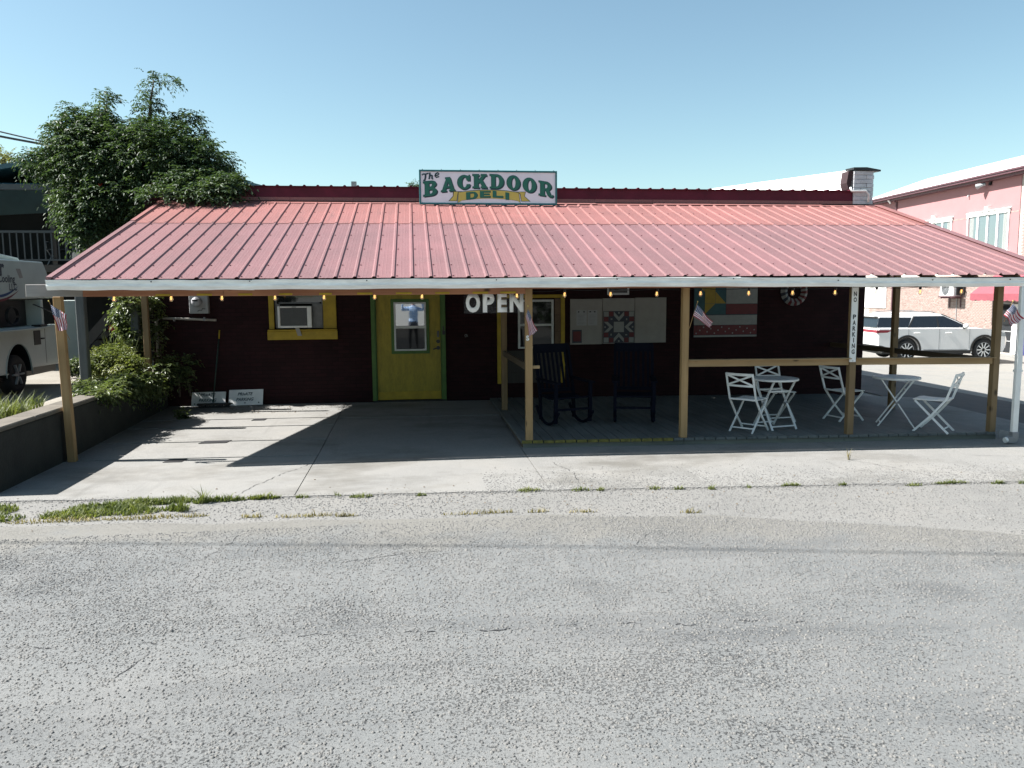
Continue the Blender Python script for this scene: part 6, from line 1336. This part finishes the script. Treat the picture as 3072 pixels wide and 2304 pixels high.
# greenhouse
gb = [(-1.12, 1.13), (2.40, 1.13)]; gt = [(-1.02, 1.55), (-.6, 1.62), (.2, 1.67), (.9, 1.66), (1.35, 1.60)]
prof = [(-1.13, 1.12), (-1.10, 1.35), (-1.00, 1.55), (-.6, 1.625), (.2, 1.67), (.9, 1.66), (1.35, 1.605), (1.9, 1.38), (2.42, 1.12)]
def yw(z): return HB-.05-.36*(z-1.12)
V = [(a, -yw(b), b) for a, b in prof]+[(a, yw(b), b) for a, b in prof]; q_ = len(prof)
V += [(a, -yw(b)+.10, b+.025) for a, b in prof]+[(a, yw(b)-.10, b+.025) for a, b in prof]
F = [(i, i+1, 2*q_+i+1, 2*q_+i) for i in range(q_-1)]+[(2*q_+i, 2*q_+i+1, 3*q_+i+1, 3*q_+i) for i in range(q_-1)]+[(3*q_+i, 3*q_+i+1, q_+i+1, q_+i) for i in range(q_-1)]+[tuple(range(q_-1, -1, -1)), tuple(range(q_, 2*q_))]
m_.add(V, F)
body = m_.build('body', 'car_white', suv, world=False)
def pane(pts, name, mat, dd=.006, parent=None):
    for s_ in (-1, 1):
        V = [(a, s_*(yw(b)+dd), b) for a, b in pts]; me = bpy.data.meshes.new(name); me.from_pydata(V, [], [tuple(range(len(V))) if s_ < 0 else tuple(range(len(V)-1, -1, -1))]); link(name, me, mat, parent or suv, world=False)
pane([(-1.125, 1.185), (.03, 1.18), (.20, 1.515), (-1.02, 1.525)], 'quarter_window', 'glass_dark', .006)
pane([(.10, 1.175), (1.18, 1.175), (1.14, 1.545), (.33, 1.545)], 'rear_door_window', 'glass_dark', .006)
pane([(1.22, 1.175), (2.22, 1.175), (1.62, 1.46), (1.40, 1.535), (1.18, 1.545)], 'front_door_window', 'glass_dark', .006)
pane([(.02, 1.16), (.28, 1.56), (1.42, 1.565), (2.34, 1.165), (2.30, 1.155), (.02, 1.15)], 'window_trim', 'car_black', .003)
pane([(1.145, 1.18), (1.215, 1.18), (1.175, 1.55), (1.145, 1.55)], 'door_pillar', 'car_black', .008)
mb = MB(); mb.add([(1.42, -.66, 1.595), (1.42, .66, 1.595), (2.40, .82, 1.165), (2.40, -.82, 1.165)], [(0, 1, 2, 3)]); mb.v = [(a+.012, b, c+.035) for a, b, c in mb.v]; mb.build('windscreen', 'glass_dark', suv, world=False)
mb = MB(); mb.add([(-1.145, -.91, 1.185), (-1.145, .91, 1.185), (-1.03, .79, 1.525), (-1.03, -.79, 1.525)], [(0, 1, 2, 3)]); mb.v = [(a-.02, b, c) for a, b, c in mb.v]; mb.build('rear_window', 'glass_dark', suv, world=False)
mb = MB(); mb.box(-1.20, -.85, -.70, .70, 1.545, 1.585); mb.build('spoiler', 'car_white', suv, world=False, bev=.015)
for cx in (0, WB):
    for s_ in (-1, 1):
        y = s_*(HB+.004)
        V = []; 
        for a in range(188, -9, -7): V += [(cx+.45*math.cos(R(a)), y, HR+.01+.45*math.sin(R(a))), (cx+.525*math.cos(R(a)), y+s_*.012, HR+.01+.525*math.sin(R(a)))]
        me = bpy.data.meshes.new('arch_cladding'); me.from_pydata(V, [], [(2*i, 2*i+1, 2*i+3, 2*i+2) for i in range(len(V)//2-1)]); link('arch_cladding', me, 'car_black', suv, world=False)
        w_ = MB(); prof_ = [(.20, -.22), (.34, -.22), (.372, -.19), (.375, -.05), (.345, -.004), (.27, 0), (.265, -.03), (.02, -.05)]
        w_.lathe([(r, s_*h) for r, h in prof_], (0, 0, 0), 'Y', 30); w_.v = [(a+cx, b+y-s_*.02, c+HR) for a, b, c in w_.v]; wh = w_.build('wheel', 'dark_rubber', suv, world=False, smooth=True)
        for i in range(10):
            a0 = i*R(36); ca, sa = math.cos(a0), math.sin(a0); mb = MB(); mb.bar((cx+.06*ca, y-s_*.03, HR+.06*sa), (cx+.25*ca, y-s_*.026, HR+.25*sa), .035, .02, (0, 1, 0)); mb.build('spoke', 'trim_white', wh, world=False)
        mb = MB(); mb.tube([(cx+.258*math.cos(t*.2618), y-s_*.02, HR+.258*math.sin(t*.2618)) for t in range(25)], .012, 5); mb.build('rim', 'grey_metal', wh, world=False)
mb = MB()
for cx in (0, WB): mb.prism(archp(cx), side, -HB+.12, HB-.12)
mb.box(-.9, 3.5, -.85, .85, .24, .34); mb.build('underbody', 'car_black', suv, world=False)
mb = MB(); mb.box(.5, WB-.5, -HB-.008, -HB+.03, .25, .37); mb.box(.5, WB-.5, HB-.03, HB+.008, .25, .37); mb.build('side_skirt', 'car_black', suv, world=False)
mb = MB(); mb.box(.62, WB-.62, -HB-.012, -HB-.007, .375, .40); mb.build('chrome_strip', 'grey_metal', suv, world=False)
mb = MB(); mb.prism([(-1.10, .34), (-.5, .31), (-.5, .42), (-1.0, .55), (-1.12, .55)], side, -HB-.006, HB+.006); mb.build('rear_bumper_trim', 'car_black', suv, world=False)
mb = MB(); mb.prism([(-1.175, 1.09), (-.75, 1.09), (-.60, 1.075), (-.78, 1.0), (-1.165, .99)], side, -HB-.008, HB+.008); mb.build('tail_light', 'tail_red', suv, world=False)
mb = MB(); mb.prism([(3.40, 1.02), (3.66, .96), (3.70, .84), (3.52, .86)], side, -HB-.006, HB+.006); mb.build('headlight', 'glass_sky', suv, world=False)
for x0 in (.22, 1.42):
    mb = MB(); mb.box(x0, x0+.24, -HB-.03, -HB-.004, .965, .995); mb.build('door_handle', 'trim_white', suv, world=False, bev=.008)
for x0 in (1.19,):
    mb = MB(); mb.box(x0, x0+.008, -HB-.002, -HB+.001, .40, 1.12); mb.build('door_gap', 'car_black', suv, world=False)
mb = MB(); mb.box(.03, .038, -HB-.002, -HB+.001, .85, 1.12); mb.box(2.33, 2.338, -HB-.002, -HB+.001, .45, 1.10); mb.build('door_gap', 'car_black', suv, world=False)
for s_ in (-1, 1):
    mb = MB(); mb.lathe([(.02, -.10), (.075, -.08), (.09, 0), (.07, .08), (.02, .10)], (2.10, s_*(HB+.13), 1.22), 'Y', 10); mi_ = mb.build('mirror', 'car_white', suv, world=False, smooth=True)
    mb = MB(); mb.bar((2.12, s_*(HB-.03), 1.13), (2.10, s_*(HB+.08), 1.17), .09, .05); mb.build('mirror_arm', 'car_black', mi_, world=False)
    mb = MB(); mb.tube([(-.6, s_*.66, 1.66), (-.4, s_*.66, 1.705), (.6, s_*.66, 1.735), (1.0, s_*.66, 1.715), (1.15, s_*.66, 1.67)], .016, 6); mb.build('roof_rail', 'grey_metal', suv, world=False, smooth=True)
mb = MB(); mb.lathe([(.02, -.12), (.09, -.1), (.10, 0), (.08, .1), (.02, .12)], (1.35, -.35, 1.36), 'Z', 10); mb.build('headrest', 'car_black', suv, world=False, smooth=True)

# ================================================================ the photographer, seen mirrored in the door glass
def skin_body(name, joints, edges, parent, matf, mats, sub=2, root=0):
    me = bpy.data.meshes.new(name); me.from_pydata([j[:3] for j in joints], edges, []); o = bpy.data.objects.new(name, me); COL.objects.link(o)
    o.modifiers.new('skin', 'SKIN'); 
    for i, j in enumerate(joints):
        r_ = j[3] if isinstance(j[3], tuple) else (j[3], j[3]); me.skin_vertices[0].data[i].radius = r_
    me.skin_vertices[0].data[root].use_root = True
    s = o.modifiers.new('sub', 'SUBSURF'); s.levels = sub; s.render_levels = sub
    dg = bpy.context.evaluated_depsgraph_get(); dg.update(); m2 = bpy.data.meshes.new_from_object(o.evaluated_get(dg)); bpy.data.objects.remove(o)
    m2.materials.clear(); ob_ = link(name, m2, mats, parent, smooth=True); off = org(parent)
    for p_ in m2.polygons: p_.material_index = matf(p_.center+off)
    return ob_
def plaid():
    m, n, l, p = _new('plaid_shirt'); v = coords(n, l); s = n.new('ShaderNodeSeparateXYZ'); l.new(v, s.inputs[0]); outs = []
    for ax in (0, 2):
        w_ = n.new('ShaderNodeMath'); w_.operation = 'PINGPONG'; w_.inputs[1].default_value = .035; l.new(s.outputs[ax], w_.inputs[0])
        g_ = n.new('ShaderNodeMath'); g_.operation = 'LESS_THAN'; g_.inputs[1].default_value = .009; l.new(w_.outputs[0], g_.inputs[0]); outs.append(g_.outputs[0])
    c = mixc(n, l, outs[0], (.10, .26, .55), (.65, .72, .80)); c = mixc(n, l, outs[1], c, (.62, .70, .80)); l.new(c, p.inputs['Base Color']); p.inputs['Roughness'].default_value = .8
plaid(); plain('trousers', (.03, .035, .05), .8, .2, 8); plain('skin_tone', (.45, .26, .19), .5, .08, 8); plain('cap_grey', (.12, .12, .13), .8, .1, 8); plain('shoe', (.03, .025, .02), .6, .2, 8)
px_, py_ = 3.89, -10.28
pe = thing('person', 'person in blue plaid shirt and dark trousers raising a phone, mirrored in the door glass', 'person', (px_, py_, 0))
J = [(0, 0, .98, (.17, .12)), (0, 0, 1.16, (.16, .115)), (0, .01, 1.36, (.19, .125)), (0, 0, 1.50, (.13, .09)), (0, .01, 1.59, .062), (0, .03, 1.70, (.082, .10)), (0, .035, 1.80, (.078, .095)),
     (-.20, 0, 1.46, .075), (-.40, .06, 1.44, .055), (-.33, .18, 1.66, .045), (-.19, .32, 1.90, .034), (-.12, .37, 1.98, .036),
     (.20, 0, 1.46, .075), (.40, .06, 1.44, .055), (.33, .18, 1.66, .045), (.19, .32, 1.90, .034), (.12, .37, 1.98, .036),
     (-.10, 0, .88, .105), (-.12, .01, .50, .068), (-.13, -.02, .10, .048), (-.14, .12, .045, .045), (.10, 0, .88, .105), (.12, .01, .50, .068), (.13, -.02, .10, .048), (.14, .12, .045, .045)]
ED = [(0, 1), (1, 2), (2, 3), (3, 4), (4, 5), (5, 6), (3, 7), (7, 8), (8, 9), (9, 10), (10, 11), (3, 12), (12, 13), (13, 14), (14, 15), (15, 16), (0, 17), (17, 18), (18, 19), (19, 20), (0, 21), (21, 22), (22, 23), (23, 24)]
def pm(c):
    z = c.z; y = c.y-py_
    if z < .11: return 3
    if z < 1.0: return 1
    if z > 1.58 and abs(c.x-px_) < .15 and y < .2: return 2
    if y > .22 and z > 1.75: return 2
    return 0
skin_body('body', [(a+px_, b+py_, c, r) for a, b, c, r in J], ED, pe, pm, ['plaid_shirt', 'trousers', 'skin_tone', 'shoe'])
for s_ in (-1, 1):
    for k_, (dz, ln) in enumerate(((.045, .05), (.02, .058), (-.004, .055), (-.028, .045))):
        b = Vector((px_+s_*.11, py_+.385, 1.985+dz)); mb = MB(); mb.tube([b, b+Vector((-s_*.012, .025, 0)), b+Vector((-s_*.03, .038, 0)), b+Vector((-s_*(.03+ln*.6), .034, -.004))], [.010, .0095, .009, .007], 7); mb.build('finger', 'skin_tone', pe, smooth=True)
    b = Vector((px_+s_*.105, py_+.37, 1.955)); mb = MB(); mb.tube([b, b+Vector((-s_*.03, -.005, .01)), b+Vector((-s_*.055, .005, .028))], [.012, .0105, .008], 7); mb.build('thumb', 'skin_tone', pe, smooth=True)
mb = MB(); mb.lathe([(.105, 0), (.108, .04), (.085, .09), (.03, .115)], (px_, py_+.03, 1.80), 'Z', 18); mb.add([(px_-.08, py_+.10, 1.805), (px_+.08, py_+.10, 1.805), (px_+.06, py_+.20, 1.795), (px_-.06, py_+.20, 1.795), (px_-.08, py_+.10, 1.815), (px_+.08, py_+.10, 1.815), (px_+.06, py_+.20, 1.803), (px_-.06, py_+.20, 1.803)], [(0, 3, 2, 1), (4, 5, 6, 7), (0, 1, 5, 4), (1, 2, 6, 5), (2, 3, 7, 6), (3, 0, 4, 7)]); mb.build('cap', 'cap_grey', pe, smooth=False)
mb = MB(); mb.prism([(py_+.125, 1.735), (py_+.152, 1.70), (py_+.122, 1.69)], lambda a, b, c: (c, a, b), px_-.012, px_+.012); mb.build('nose', 'skin_tone', pe)
mb = MB(); mb.box(px_-.045, px_-.022, py_+.122, py_+.130, 1.745, 1.757); mb.box(px_+.022, px_+.045, py_+.122, py_+.130, 1.745, 1.757); mb.build('eyes', 'black_metal', pe)
mb = MB(); mb.box(px_-.025, px_+.025, py_+.120, py_+.127, 1.655, 1.663); mb.build('mouth', 'quilt_red', pe)
for s_ in (-1, 1):
    mb = MB(); mb.lathe([(.008, -.03), (.018, 0), (.008, .03)], (px_+s_*.092, py_+.03, 1.74), 'Z', 8); mb.build('ear', 'skin_tone', pe, smooth=True)
ph = thing('phone', 'black phone held up in both hands of the person', 'phone', (3.89, -9.885, 2.0))
mb = MB(); mb.box(3.815, 3.965, -9.890, -9.881, 1.965, 2.04); mb.build('phone_body', 'black_metal', ph, bev=.003)
